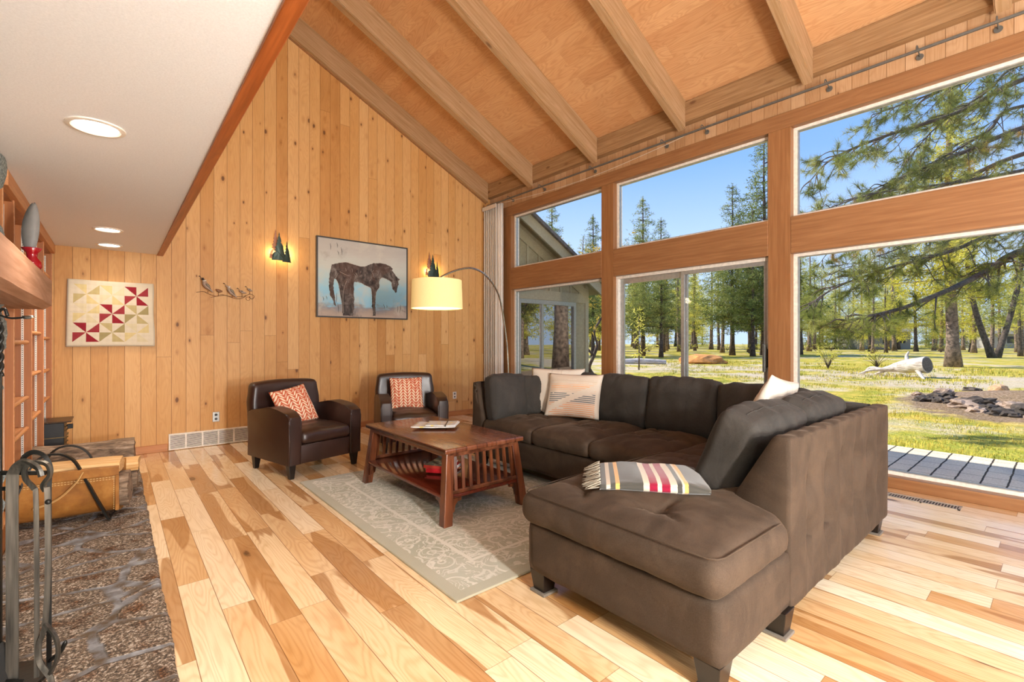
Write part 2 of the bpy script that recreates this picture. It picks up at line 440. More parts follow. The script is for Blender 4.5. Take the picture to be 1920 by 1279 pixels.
# fabrics
def velvet(name, dark, mid, sheenc, wr=.06):
    n = N(name); co = n.coord(); f = n.noise(co, 4.2, 5, .62, .9); g = n.noise(co, 260, 2, .5)
    c = n.mix(n.m('MULTIPLY', n.step(f, .36, .68), .6), L(dark), L(mid)); c = n.mix(n.m('MULTIPLY', g, .25), c, L(sheenc))
    n.bs(color=c, rough=.8, spec=.15, sheen=.5, sheenr=.3, sheent=L(sheenc))
    w1 = n.noise(n.mp(co, (5, 5, 3.2)), 1.0, 3, .55, 1.8); w2 = n.noise(n.mp(co, (13, 13, 8), loc=(3, 1, 4)), 1.0, 2, .5, 1.2)
    rid = n.m('ADD', n.m('ABSOLUTE', n.m('SUBTRACT', w1, .5)), n.m('MULTIPLY', n.m('ABSOLUTE', n.m('SUBTRACT', w2, .5)), .35))
    n.bump(n.m('ADD', n.m('MULTIPLY', n.m('POWER', n.m('MULTIPLY', rid, 2.2, clamp=True), .6), 1.0), n.m('MULTIPLY', g, .05)), wr, .02); return n.mat
M['velvet'] = velvet('brown_microsuede', '2f241c', '4c3d31', '7c6c5c')
M['velvet_back'] = velvet('grey_brown_microsuede', '2b2926', '3d3935', '6e6862', .13)
def fabric(name, col, scale=300, rough=.9, bump=.2, alt=None):
    n = N(name); co = n.coord(); g = n.noise(co, scale, 2, .5); f = n.noise(co, 8, 3)
    c = n.mix(n.m('MULTIPLY', g, .4), L(col), L(alt or col)); c = n.mix(n.m('MULTIPLY', f, .12), c, (0, 0, 0, 1))
    n.bs(color=c, rough=rough, spec=.1, sheen=.2); n.bump(g, bump, .002); return n.mat
M['cream_cloth'] = fabric('cream_linen', 'e6dccb', alt='cabfae')
M['curtain'] = fabric('pale_curtain_cloth', 'd6cbbd', alt='beb2a4')
n = N('brown_leather'); co = n.coord(); v = n.vor(co, 130, 'DISTANCE_TO_EDGE'); f = n.noise(co, 5, 4)
n.bs(color=n.mix(f, L('21130f'), L('3a2219')), rough=n.m('ADD', n.m('MULTIPLY', f, .2), .30), spec=.5, coat=.15, coatr=.2); n.bump(v, .12, .002); M['leather'] = n.mat
n = N('tan_leather'); co = n.coord(); f = n.noise(co, 9, 4, .6)
n.bs(color=n.ramp(f, [(.3, L('7c4e22')), (.55, L('98642c')), (.75, L('b07c3e'))]), rough=.5, spec=.35); n.bump(f, .1, .003); M['tan_leather'] = n.mat
M['mahog'] = solidwood('mahogany_table', 1, '7c4a30', '58301c', rough=.32, spec=.5, coat=.3, stripes=13.0)
M['mahog_v'] = solidwood('mahogany_legs', 2, '764226', '522a16', rough=.32, spec=.5, coat=.25, stripes=16.0)
M['mahog_shelf'] = solidwood('mahogany_shelf', 1, '6a2a1a', '4c1a10', rough=.18, spec=.5, coat=.6, coatr=.08)
M['dark_leg'] = plain('dark_stained_leg', '17110e', .35)
M['felt'] = plain('grey_felt_pad', '6f675d', .95)
M['shade'] = None
n = N('lamp_shade_linen'); co = n.coord(); g = n.noise(n.mp(co, (200, 200, 90)), 1.0, 2)
c = n.mix(n.m('MULTIPLY', g, .5), L('e8d09a'), L('cdb078'))
n.bs(color=c, rough=.9, spec=.1, emit=n.mix(n.m('MULTIPLY', g, .4), L('ffdf94'), L('f0c878')), emits=.26)
M['shade'] = n.mat
# ------------------------------------------------------------------ room shell
XW, YB, YF, XL, ZS = 5.06, 6.6, -3.2, -0.80, 2.22
def zc(x): return 4.01 + 0.485*(4.962-x)
def zbeam(x): return 3.68 + 0.485*(4.96-x)
XR = 0.42           # the soffit edge
b = BM(); box(b, XL-.2, XW+.12, YF-.2, YB+.2, -.12, 0); struct('floor', b, M['floor'])
# back wall (gable) : polygon in XZ
b = BM(); poly = [(XL-.2, 0), (XW+.19, 0), (XW+.19, zc(XW+.19)+.05), (XL-.2, zc(XL-.2)+.05)]
prism(b, poly, lambda u, v: Vector((u, YB, v)), (0, .14, 0)); struct('wall_back', b, M['pine_wall'])
b = BM(); prism(b, poly, lambda u, v: Vector((u, YF, v)), (0, -.14, 0)); 
# front wall with two added window openings is made of pieces
b.free()
b = BM()
box(b, XL-.2, .6, YF-.14, YF, 0, 2.6); box(b, 2.3, 2.7, YF-.14, YF, 0, 3.6); box(b, 4.6, XW+.19, YF-.14, YF, 0, 3.6); box(b, .6, 4.6, YF-.14, YF, 0, .5)
prism(b, [(XL-.2, 2.6), (.6, 2.6), (.6, 3.6), (XW+.19, 3.6), (XW+.19, zc(XW+.19)+.05), (XL-.2, zc(XL-.2)+.05)], lambda u, v: Vector((u, YF, v)), (0, -.14, 0))
struct('wall_front', b, M['pine_wall'])
for k, (x0, x1) in enumerate(((.6, 2.3), (2.7, 4.6))):  # two unseen windows added behind the viewer to brighten the room
    b = BM()
    for x in (x0, (x0+x1)/2-.03, x1-.06): box(b, x, x+.06, YF-.1, YF-.04, .5, 3.6)
    for z in (.5, 2.2, 3.54): box(b, x0, x1, YF-.1, YF-.04, z, z+.06)
    o = struct('window_%d' % (k+7), b, M['white_frame'])
b = BM(); box(b, XL-.14, XL, YF-.14, YB, 0, 7.0); struct('wall_left', b, M['fieldstone'])
# vaulted ceiling
b = BM(); prism(b, [(XL-.2, zc(XL-.2)), (XW+.45, zc(XW+.45)), (XW+.45, zc(XW+.45)+.22), (XL-.2, zc(XL-.2)+.22)], lambda u, v: Vector((u, YF-.3, v)), (0, YB-YF+.05+.3+.14, 0))
struct('ceiling', b, M['vault'])
# flat plaster ceiling + loft side wall + stained edge board
b = BM(); box(b, XL, XR-.055, YF, YB, ZS, ZS+.12); soffit = struct('ceiling_low', b, M['drywall'])
b = BM(); box(b, XR-.12, XR-.055, YF, YB, ZS+.12, zc(XR)); struct('wall_loft', b, M['drywall'])
b = BM(); box(b, XR-.055, XR, YF, YB, ZS-.012, ZS+.28, .004); struct('trim_1', b, M['fir_trim'])
# beams on the slope
YBM = [(5.383, 5.494), (4.100, 4.195), (2.815, 2.908), (1.530, 1.620), (.255, .345), (-1.03, -.94), (-2.31, -2.22)]
def rafter(name, y0, y1):
    b = BM(); prism(b, [(XR-.05, zbeam(XR-.05)), (XW-.08, zbeam(XW-.08)), (XW-.08, zc(XW-.08)+.03), (XR-.05, zc(XR-.05)+.03)],
                    lambda u, v: Vector((u, y0, v)), (0, y1-y0, 0))
    bmesh.ops.bevel(b, geom=[e for e in b.edges if abs((e.verts[0].co-e.verts[1].co).x) > 2], offset=.008, segments=2, affect='EDGES')
    return struct(name, b, M['beam_wood'])
for i, (y0, y1) in enumerate(YBM): rafter('trim_%d' % (i+2), y0, y1)
rafter('trim_9', YB-.075, YB+.0)
# slim cove moulding under the wall rafter
b = BM(); bar(b, (XR, YB-.012, zbeam(XR)-.008), (XW-.08, YB-.012, zbeam(XW-.08)-.008), .024, .018); struct('trim_10', b, M['fir_h'])
# fascia along the window wall
b = BM(); box(b, XW-.085, XW+.03, YF, YB, 3.75, zc(XW-.02)+.01, .005); struct('trim_11', b, M['fascia_wood'])
# window wall: boards above the openings and beside the corner, plus fir posts and rails
b = BM(); box(b, XW+.015, XW+.14, YF, YB, 3.50, 3.76); box(b, XW+.015, XW+.14, 6.24, YB, 0, 3.50); box(b, XW+.015, XW+.14, YF, -2.6, 0, 3.5)
struct('wall_right', b, M['pine_window_wall'])
b = BM(); box(b, XW+.14, XW+.19, YF-.14, YB+.14, 3.45, 3.95); box(b, XW+.14, XW+.19, 6.0, YB+.14, -.1, 3.5); box(b, XW+.14, XW+.19, YF-.14, -2.5, -.1, 3.5)
struct('wall_right_outer', b, plain('outside_siding', '8a8576', .8))
OP = [(4.093, 6.005), (1.956, 3.892), (-.25, 1.747), (-2.45, -.46)]        # openings along Y
ZT0, ZT1, ZH = 2.11, 2.469, 3.356
b = BM()
posts = [(6.005, 6.25), (3.892, 4.093), (1.747, 1.956), (-.46, -.25), (-2.62, -2.45)]
for y0, y1 in posts: box(b, XW, XW+.17, y0, y1, 0.0, ZH, .003)
struct('trim_12', b, M['fir_v'])
b = BM(); box(b, XW-.003, XW+.172, -2.62, 6.25, ZH, 3.512, .004)
struct('trim_13', b, M['fir_h'])
for i, (y0, y1) in enumerate(OP):
    b = BM(); box(b, XW-.004, XW+.168, y0, y1, ZT0, ZT1, .005); struct('trim_%d' % (14+i), b, M['fir_h'])
b = BM(); box(b, XW-.03, XW+.17, -2.62, 6.25, 0, .095, .006); struct('trim_18', b, M['fir_h'])
def frame_rect(b, x0, x1, y0, y1, z0, z1, wd, wz=None):
    wz = wz or wd
    box(b, x0, x1, y0, y0+wd, z0, z1); box(b, x0, x1, y1-wd, y1, z0, z1); box(b, x0, x1, y0+wd, y1-wd, z0, z0+wz); box(b, x0, x1, y0+wd, y1-wd, z1-wz, z1)
wi = 1
for i, (y0, y1) in enumerate(OP):
    for (z0, z1) in (((.095, ZT0), (ZT1, ZH)) if i != 1 else ((ZT1, ZH),)):
        b = BM(); frame_rect(b, XW+.075, XW+.15, y0, y1, z0, z1, .032, .028)
        wn = struct('window_%d' % wi, b, M['white_frame']); wi += 1
        b = BM(); frame_rect(b, XW+.085, XW+.125, y0+.032, y1-.032, z0+.028, z1-.028, .008); obj('glazing_bead', b, M['alu'], wn)
        b = BM(); box(b, XW+.10, XW+.106, y0+.034, y1-.034, z0+.03, z1-.03); obj('window_pane', b, M['glass'], wn)
# sliding door in the second bay
y0, y1 = OP[1]; zf0, zf1 = .095, ZT0
b = BM(); frame_rect(b, XW+.06, XW+.16, y0, y1, zf0, zf1, .03, .035)
door = struct('door_1', b, M['white_frame'])
ym = 2.93
b = BM(); frame_rect(b, XW+.115, XW+.145, ym-.03, y1-.03, zf0+.03, zf1-.03, .055, .07); obj('fixed_panel_frame', b, M['alu'], door)
b = BM(); box(b, XW+.127, XW+.133, ym+.02, y1-.08, zf0+.09, zf1-.09); obj('window_pane', b, M['glass'], door)
b = BM(); frame_rect(b, XW+.075, XW+.105, y0+.03, ym+.03, zf0+.03, zf1-.03, .04, .045); obj('sliding_panel_frame', b, M['alu'], door)
b = BM(); box(b, XW+.087, XW+.093, y0+.06, ym-.01, zf0+.07, zf1-.07); obj('window_pane', b, M['glass'], door)
b = BM(); box(b, XW+.02, XW+.045, y0+.035, y0+.065, .93, 1.22, .006)
for z in (.97, 1.17): box(b, XW+.04, XW+.08, y0+.04, y0+.06, z, z+.02)
obj('door_handle', b, M['alu_dark'], door)
b = BM(); box(b, XW+.035, XW+.06, y0-.004, y0+.03, .98, 1.17, .004); obj('lock_box', b, M['black_plastic'], door)
# baseboards
b = BM(); box(b, XL+.34, .46, YB-.018, YB, 0, .085, .004); struct('baseboard_back', b, M['fir_base'])
b = BM(); box(b, 1.28, 5.05, YB-.018, YB, 0, .085, .004); struct('baseboard_right', b, M['fir_base'])

# ------------------------------------------------------------------ recessed lights
def can(y, x, label, group='recessed ceiling lights'):
    t = thing('recessed_light', label, 'ceiling light', (x, y, ZS), 0, group)
    b = BM(); lathe(b, [(.105, 0), (.105, -.006), (.088, -.009), (.080, -.004), (.080, -.001)], 40); obj('trim_ring', b, M['white_metal'], t, smooth=True, angle=40)
    b = BM(); lathe(b, [(.080, -.0015), (.06, -.0025), (.001, -.003)], 40); obj('lamp_lens', b, emissive('can_lens', 'fff6e6', 9.0), t, smooth=True)
    return t
CANS = [(2.84, -.064, 'large recessed ceiling light, the nearest of three on the white ceiling'),
        (5.39, -.045, 'middle of three small recessed lights on the white ceiling'),
        (6.24, -.041, 'recessed light closest to the pine wall on the white ceiling')]
for y, x, lb in CANS: can(y, x, lb)
for y, x, _ in CANS + [(.3, -.06, 0), (-1.3, -.06, 0), (-2.6, -.06, 0)]:  # last three are unseen fill spots added behind the viewer, without fittings
    l = add_light('can_and_fill_light', 'SPOT', (x, y, ZS-.03), {2.84: 55, 5.39: 50, 6.24: 14}.get(y, 60), WARM, .07); l.data.spot_size = math.radians(125); l.data.spot_blend = .9
# fill area lights added outside the two added windows behind the viewer
for x0, x1, pw in ((.6, 2.3, 110), (2.7, 4.6, 60)):
    l = add_light('added_window_fill', 'AREA', ((x0+x1)/2, YF-.30, 2.05), pw, (.92, .96, 1.0), x1-x0, rot=(math.radians(90), 0, 0), shape='RECTANGLE'); l.data.size_y = 3.0
# unseen globe lamp added behind the viewer as fill for the low ceiling
def added_globe_lamp(x, y, z, r, watt, label, color):
    t = thing('added_globe_fill_lamp', label, 'floor lamp', (x, y, 0), 0)
    b = BM(); lathe(b, [(.001, 0), (.14, 0), (.14, .02), (.015, .03), (.012, z-r), (.04, z-r+.01)], 28); obj('stand', b, M['steel'], t, smooth=True, angle=40)
    b = BM(); bmesh.ops.create_uvsphere(b, u_segments=28, v_segments=18, radius=r, matrix=Matrix.Translation((0, 0, z)))
    n = N('globe_glass'); n.bs(color=(1, 1, 1, 1), emit=(*color, 1), emits=2.0); o = obj('globe', b, n.mat, t, smooth=True)
    for dz in (r+.06, -r-.06): add_light('globe_fill_light', 'POINT', (x+.0, y+.0, z+dz) if dz > 0 else (x, y+.12, z+dz), watt/2, color, .10)
added_globe_lamp(.95, -1.7, 1.35, .16, 500, 'tall standing lamp with a white globe behind the viewer', (1.0, .96, .90))
# ------------------------------------------------------------------ sectional sofa
def rebase(root, loc):
    """author parts in world coordinates, then move the origin of the thing to loc"""
    T = Matrix.Translation(-Vector(loc))
    for c in root.children:
        if c.type == 'MESH' and c.matrix_basis == Matrix.Identity(4): c.data.transform(T)
        else: c.location = c.location - Vector(loc)
        # sub-parts live in the part's own space
        for g in c.children:
            if g.type == 'MESH' and g.matrix_basis == Matrix.Identity(4) and c.matrix_basis == Matrix.Identity(4): g.data.transform(T)
    root.location = loc
def tuft(p, c, depth, rad, crease=.5, k=4, ph=0.0):
    """dent at 2d centre c, with radiating creases"""
    dx, dy = p[0]-c[0], p[1]-c[1]; r = math.hypot(dx, dy)
    a = math.atan2(dy, dx)
    d = depth*math.exp(-(r/rad)**1.3)
    d += depth*crease*math.exp(-(r/(rad*3.2))**2)*max(0, math.cos(k*a+ph))**10*(1-math.exp(-(r/rad)))
    return d
def seat_cushion(x0, x1, y0, y1, z0, z1, tufts=(), crown=.035, r=.045, n=(34, 30, 6), seed=0, name='seat_cushion', wr=.006, parent=None, mat=None):
    sx, sy, sz = x1-x0, y1-y0, z1-z0; cx, cy, cz = (x0+x1)/2, (y0+y1)/2, (z0+z1)/2
    def fn(p, nn):
        u, v = p.x/(sx/2), p.y/(sy/2)
        q = p.copy()
        if p.z > 0:
            top = max(0, 1-abs(u)**3.2)*max(0, 1-abs(v)**3.2)
            q.z += crown*top*(p.z/(sz/2))
            for t in tufts: q.z -= tuft((p.x+cx, p.y+cy), t, .042, .05, .6, 4, t[0]*3)*(.3+.7*top)
            q.z += wr*top*fbm((p.x*3+seed, p.y*9, seed), 1.6, 3)
        # bulging sides
        s = 1-(p.z/(sz/2))**2
        q.x += nn.x*.012*s; q.y += nn.y*.012*s
        q += nn*.004*fbm((p.x*2+seed*3, p.y*2, p.z*4), 4, 3)
        return q
    bm = rbox(sx, sy, sz, r, n, fn, (cx, cy, cz))
    return obj(name, bm, mat or M['velvet'], parent, smooth=True)
def back_cushion(c, w, h, t, rz, tilt, seed, parent, name='back_cushion', mat=None, n=(36, 28, 10), sag=.0):
    """c = centre of the bottom edge, leaning back by tilt; local y = thickness (front is -y)"""
    def fn(p, nn):
        u, v = p.x/(w/2), p.z/(h/2)
        fat = (1-abs(u)**2.6)*(1-abs(v)**2.4)
        q = p.copy()
        q.y += nn.y*.045*max(0, fat)
        q.z -= sag*(1-u*u)*max(0, v)
        q.z += .018*(1-u*u)*max(0, v)                       # rounded top
        f = fbm((p.x*3+seed*7, p.z*2.2+p.x*2, seed), 2.2, 3)
        cr = math.sin(p.x*34+fbm((p.x*3, p.z*3, seed), 2)*5)*max(0, v-.1)*.005
        q += nn*(.009*f + cr)
        return q
    bm = rbox(w, t, h, min(t*.42, .052), n, fn, (0, 0, h/2))
    mtx = Matrix.Translation(c) @ Matrix.Rotation(rz, 4, 'Z') @ Matrix.Rotation(-tilt, 4, 'X')
    bmesh.ops.transform(bm, matrix=mtx, verts=bm.verts)
    o = obj(name, bm, mat or M['velvet_back'], parent, smooth=True)
    # piping line across the top
    pts = []
    for k in range(15):
        u = -1+2*k/14
        p = fn(Vector((u*(w/2-.075), 0, h/2)), Vector((0, 0, 1))) + Vector((0, 0, h/2+.001)); pts.append(mtx @ p)
    b = BM(); tube(b, pts, .0035, 6); obj('piping', b, mat or M['velvet_back'], o, smooth=True)
    return o
def sofa_leg(b, x, y, z1, top=.045, bot=.032, h0=0.012):
    hexa(b, [(x-bot, y-bot, h0), (x+bot, y-bot, h0), (x+bot, y+bot, h0), (x-bot, y+bot, h0), (x-top, y-top, z1), (x+top, y-top, z1), (x+top, y+top, z1), (x-top, y+top, z1)], .003)
S = thing('sectional_sofa', 'large brown suede L-shaped sectional sofa with tufted seats and back, in front of the windows', 'sofa')
SB = .105; ST = .345
# bases
def basebox(x0, x1, y0, y1, seed, z0=SB, z1=ST):
    def fn(p, nn): return p + nn*(.004*fbm((p.x*3+seed, p.y*3, p.z*6), 2, 3))
    return rbox(x1-x0, y1-y0, z1-z0, .018, (24, 24, 6), fn, ((x0+x1)/2, (y0+y1)/2, (z0+z1)/2))
obj('chaise_base', basebox(1.585, 2.90, .765, 1.75, 1), M['velvet'], S, smooth=True)
obj('sofa_base', basebox(2.79, 3.70, .90, 3.70, 2), M['velvet'], S, smooth=True)
# tufted outer back along the short side
def panel_fn(axis_len):
    cols = [2.455+.242*i for i in range(-0, 6)]
    def fn(p, nn):
        q = p.copy(); X = p.x+3.04; Z = p.z+.47
        if nn.y < -.5:
            for i, cxx in enumerate(cols):
                q.y += .016*math.exp(-abs(X-cxx)/.010)*max(0, min(1, (Z-.16)/.1))
                q.y -= .010*math.cos((X-cxx)/.242*2*PI+PI)*math.exp(-((Z-.47)/.3)**2)/18
                for zz in (.585, .36):
                    dx, dz = X-cxx, Z-zz
                    q.y += .040*math.exp(-abs(dx)/.020-(abs(dz)/.05)**1.2) + .030*math.exp(-(dx/.055)**2-(dz/.085)**2)
            q.y += .004*fbm((X*9, Z*1.5, 3), 1.5, 3) - .004*math.sin(X*60+2*fbm((X, Z*2, 1), 2))*max(0, (Z-.1))*.6
        if nn.z > .5: q.z += .004*math.sin(X*40)
        return q
    return fn
bm = BM(); bm.free()
bm = rbox(1.68, .075, .735, .014, (190, 3, 60), panel_fn(0), (0, 0, 0))
# wedge: push the inner face outwards towards the bottom
for v in bm.verts:
    if v.co.y > .02: v.co.y += max(0, (.3675-v.co.z))*.58 if v.co.z > -.05 else .24
bmesh.ops.translate(bm, vec=(3.04, .755+.0375, .4675), verts=bm.verts)
obj('tufted_back_panel', bm, M['velvet'], S, smooth=True)
# long back along the windows and the far arm
def bb(x0, x1, y0, y1, z0, z1, s):
    def fn(p, nn): return p+nn*(.004*fbm((p.x*3+s, p.y*3, p.z*3), 2, 3))
    return rbox(x1-x0, y1-y0, z1-z0, .02, (8, 30, 10) if y1-y0 > x1-x0 else (20, 6, 10), fn, ((x0+x1)/2, (y0+y1)/2, (z0+z1)/2))
obj('long_back', bb(3.72, 3.88, .84, 3.88, .105, .835, 4), M['velvet_back'], S, smooth=True)
bm = bb(2.755, 3.72, 3.70, 3.88, .105, .84, 5)
for v in bm.verts:
    if v.co.y < 3.76: v.co.y += max(0, v.co.z-.5)*.28
obj('far_arm', bm, M['velvet'], S, smooth=True)
# seat cushions
seat_cushion(1.56, 2.195, .765, 1.765, ST, .505, [(1.80, 1.13), (1.77, 1.54)], seed=1, parent=S, n=(40, 46, 7)) if False else None
def chaise_cushion():
    x0, x1, y0, y1, z0, z1 = 1.56, 2.90, .765, 1.77, ST-.004, .50
    sx, sy, sz = x1-x0, y1-y0, z1-z0; cx, cy, cz = (x0+x1)/2, (y0+y1)/2, (z0+z1)/2
    tf = [(1.80, 1.13), (1.79, 1.54), (2.26, 1.15), (2.26, 1.56), (2.70, 1.2), (2.70, 1.58)]
    def fn(p, nn):
        u, v = p.x/(sx/2), p.y/(sy/2); q = p.copy(); X, Y = p.x+cx, p.y+cy
        top = max(0, 1-abs(u)**5)*max(0, 1-abs(v)**4)
        if p.z > 0:
            q.z += .045*top*(p.z/(sz/2))
            for i, t in enumerate(tf): q.z -= tuft((X, Y), t, .048, .05, .65, 3, i*1.3)*(.3+.7*top)
            q.z += .009*top*fbm((X*3, Y*6, 2), 1.6, 3)
            # wrinkles running to the front edge
            q.z += .0022*math.sin(Y*70+3*fbm((X*2, Y*2, 9), 2))*max(0, 1-(X-x0)/.35)*max(0, min(1, (X-x0)/.05))*top
        s = 1-(p.z/(sz/2))**2
        q.x += nn.x*.016*s; q.y += nn.y*.016*s
        q += nn*.005*fbm((p.x*2, p.y*2, p.z*4), 3, 3)
        # the panel and its wedge take the back corner
        if X > 2.15:
            lim = 1.0; k = min(1, (X-2.15)/.06)
            yy = q.y+cy
            if yy < lim: q.y = (yy+(lim-yy)*k)-cy
        return q
    return rbox(sx, sy, sz, .05, (76, 60, 8), fn, (cx, cy, cz))
o = obj('chaise_cushion', chaise_cushion(), M['velvet'], S, smooth=True)
pts = []
def edge_loop(x0, x1, y0, y1, z, r=.05):
    P = []
    for (cx_, cy_, a0) in ((x1-r, y1-r, 0), (x0+r, y1-r, 90), (x0+r, y0+r, 180), (x1-r, y0+r, 270)):
        for k in range(6):
            a = math.radians(a0+k*18); P.append((cx_+r*math.cos(a), cy_+r*math.sin(a), z))
    P.append(P[0]); return P
b = BM(); tube(b, [(x-.004 if x < 2 else x, y, z) for x, y, z in [(2.12, .770, .486), (2.05, .764, .494)]+[(1.62, .764, .497), (1.585, .775, .498), (1.566, .80, .498), (1.563, .9, .499), (1.563, 1.3, .502), (1.564, 1.68, .499), (1.58, 1.745, .498), (1.62, 1.768, .498), (2.1, 1.772, .502), (2.8, 1.77, .498)]], .0032, 6)
obj('piping', b, M['velvet'], o, smooth=True)
for i, (ya, yb) in enumerate(((3.0, 3.69), (2.36, 2.995), (1.775, 2.355))):
    m_ = (ya+yb)/2
    seat_cushion(2.75, 3.66, ya, yb, ST, .485, [(3.16, m_-.13), (3.16, m_+.13), (3.42, m_+.12)], crown=.045, seed=i+2, parent=S, n=(40, 30, 6), wr=.008)
seat_cushion(2.905, 3.68, 1.02, 1.765, ST, .49, [(3.2, 1.5), (3.45, 1.5)], crown=.03, seed=8, parent=S)
# back cushions (front = local -y)
H = PI/2
back_cushion((3.56, 3.34, .47), .68, .46, .17, -H, math.radians(11), 1, S)
back_cushion((3.56, 2.68, .47), .64, .455, .17, -H, math.radians(11), 2, S)
back_cushion((3.56, 2.06, .47), .62, .465, .17, -H, math.radians(11), 3, S)
back_cushion((3.56, 1.43, .47), .63, .45, .17, -H, math.radians(11), 4, S)
back_cushion((2.99, 3.585, .47), .46, .44, .16, 0, math.radians(9), 5, S)
def R180(c, w, h, t, tilt, seed): return back_cushion(c, w, h, t, PI, tilt, seed, S, mat=M['velvet_back'])
R180((2.60, 1.17, .49), .68, .435, .20, math.radians(23), 6)
R180((3.27, 1.14, .49), .64, .44, .19, math.radians(21), 7)
# legs on felt pads
for (x, y) in ((1.64, 1.69), (1.64, .82), (2.17, .80), (3.78, .82), (2.83, 3.80), (3.80, 3.80)):
    b = BM(); sofa_leg(b, x, y, SB+.01, .05, .036); lg = obj('leg', b, M['dark_leg'], S)
    b = BM(); box(b, x-.05, x+.05, y-.05, y+.05, 0, .013, .003); obj('felt_pad', b, M['felt'], lg)
rebase(S, (2.9, 1.9, 0))

# ------------------------------------------------------------------ throw pillows
def pillow_bm(w, h, t, n=26, seed=0, pinch=.05):
    """local: x width, z height (0..h), y thickness; closed surface"""
    bm = BM(); F = {}
    def pt(i, j, s):
        u, v = -1+2*i/n, -1+2*j/n
        k = 1-pinch*(1-abs(v)**2)*abs(u)**3; kk = 1-pinch*(1-abs(u)**2)*abs(v)**3
        th = t/2*(max(0, 1-abs(u)**2.5)*max(0, 1-abs(v)**2.5))**.55
        wv = .006*fbm((u*2+seed, v*2, s+seed), 1.3, 3)
        return Vector((u*w/2*k, s*(th+wv*(th > 0)), h/2+v*h/2*kk))
    for i in range(n+1):
        for j in range(n+1):
            e = i in (0, n) or j in (0, n)
            for s in (-1, 1):
                if e and s == 1: F[(i, j, 1)] = F[(i, j, -1)]
                else: F[(i, j, s)] = bm.verts.new(pt(i, j, s))
    uvl = bm.loops.layers.uv.new('UVMap')
    for i in range(n):
        for j in range(n):
            for s in (-1, 1):
                ks = [(i, j), (i+1, j), (i+1, j+1), (i, j+1)]
                if s == 1: ks = ks[::-1]
                f = bm.faces.new([F[(a, c, s)] for a, c in ks])
                for l, (a, c) in zip(f.loops, ks): l[uvl].uv = (a/n, c/n)
    return bm
def pillow(label, w, h, t, c, rz, tilt, mat, seed=0, roll=0.0, group=None, cat='pillow'):
    o = obj('throw_pillow', pillow_bm(w, h, t, seed=seed), mat, None, smooth=True)
    o.matrix_world = Matrix.Translation(c) @ Matrix.Rotation(rz, 4, 'Z') @ Matrix.Rotation(-tilt, 4, 'X') @ Matrix.Rotation(roll, 4, 'Y')
    tag(o, label, cat, group); return o
# herringbone orange pillow cloth
n = N('orange_leaf_weave'); uv = n.sep(n.coord('UV')); NC = 8.0
uu = n.m('MULTIPLY', uv[0], NC); cell = n.m('FLOOR', uu); fu = n.m('FRACT', uu)
tri = n.m('ABSOLUTE', n.m('SUBTRACT', n.m('FRACT', n.m('MULTIPLY', uu, .5)), .5))
vv = n.m('ADD', n.m('MULTIPLY', uv[1], 11.0), n.m('MULTIPLY', tri, 3.0))
cv = n.m('FLOOR', vv); fv = n.m('FRACT', vv)
lens = n.m('MULTIPLY', n.m('SUBTRACT', 1.0, n.m('POWER', n.m('ABSOLUTE', n.m('SUBTRACT', n.m('MULTIPLY', fu, 2.0), 1.0)), 2.0)), .36)
inside = n.m('LESS_THAN', n.m('ABSOLUTE', n.m('SUBTRACT', fv, .5)), lens)
par = n.m('GREATER_THAN', n.white(n.comb(cell, cv, 0)), .25)
strip = n.m('GREATER_THAN', n.m('FRACT', n.m('MULTIPLY', vv, 3.0)), .5)
f = n.m('MULTIPLY', inside, n.m('MAXIMUM', par, strip)); g = n.noise(n.coord(), 300, 2)
n.bs(color=n.mix(f, n.mix(g, L('b8543a'), L('cc6a48')), n.mix(g, L('f3e3c8'), L('e2c8a8'))), rough=.9, spec=.1); n.bump(g, .2, .002)
M['leaf'] = n.mat
# striped woven pillow
n = N('striped_weave'); uv = n.sep(n.coord('UV')); u, v = uv[0], uv[1]
nz = n.noise(n.coord('UV'), 5, 2)
ph = n.m('FRACT', n.m('MULTIPLY', v, 24.0)); bars = n.m('LESS_THAN', ph, .45)
d1 = n.m('SUBTRACT', v, n.m('ADD', n.m('MULTIPLY', u, .62), .12)); band = n.m('GREATER_THAN', n.m('ABSOLUTE', n.m('ADD', d1, .02)), .07)
col = n.ramp(v, [(0, L('d99a72')), (.13, L('dd9f76')), (.3, L('e0a680')), (.31, L('5a6066')), (.52, L('6d7276')), (.53, L('cdbfae')), (.68, L('e8ab78')), (.74, L('d8c4ac')), (1, L('8d8478'))])
jit = n.m('GREATER_THAN', n.m('ADD', n.m('MULTIPLY', nz, .9), n.m('MULTIPLY', n.white(n.m('FLOOR', n.m('MULTIPLY', v, 24.0)), dim='1D'), .35)), .42)
edge = n.m('MULTIPLY', n.m('MULTIPLY', n.m('GREATER_THAN', u, .09), n.m('LESS_THAN', u, .93)), n.m('LESS_THAN', v, .84))
f = n.m('MULTIPLY', n.m('MULTIPLY', bars, band), n.m('MULTIPLY', jit, edge))
g = n.noise(n.coord(), 260, 2)
n.bs(color=n.mix(f, n.mix(g, L('dcd2c4'), L('c8b9a6')), col), rough=.9, spec=.1); n.bump(n.m('ADD', g, n.m('MULTIPLY', bars, .5)), .3, .003)
M['stripe'] = n.mat
# plain cream pillow with a woven band
n = N('cream_seamed_cloth'); uv = n.sep(n.coord('UV')); g = n.noise(n.coord(), 260, 2)
bandm = n.m('LESS_THAN', n.m('ABSOLUTE', n.m('SUBTRACT', n.m('ABSOLUTE', n.m('SUBTRACT', uv[0], .5)), .09)), .006)
n.bs(color=n.mix(n.m('MULTIPLY', bandm, .5), n.mix(g, L('d8d0c4'), L('c4b9a9')), L('a99a88')), rough=.9, spec=.1)
n.bump(n.m('SUBTRACT', g, n.m('MULTIPLY', bandm, 3.0)), .25, .003); M['seam'] = n.mat
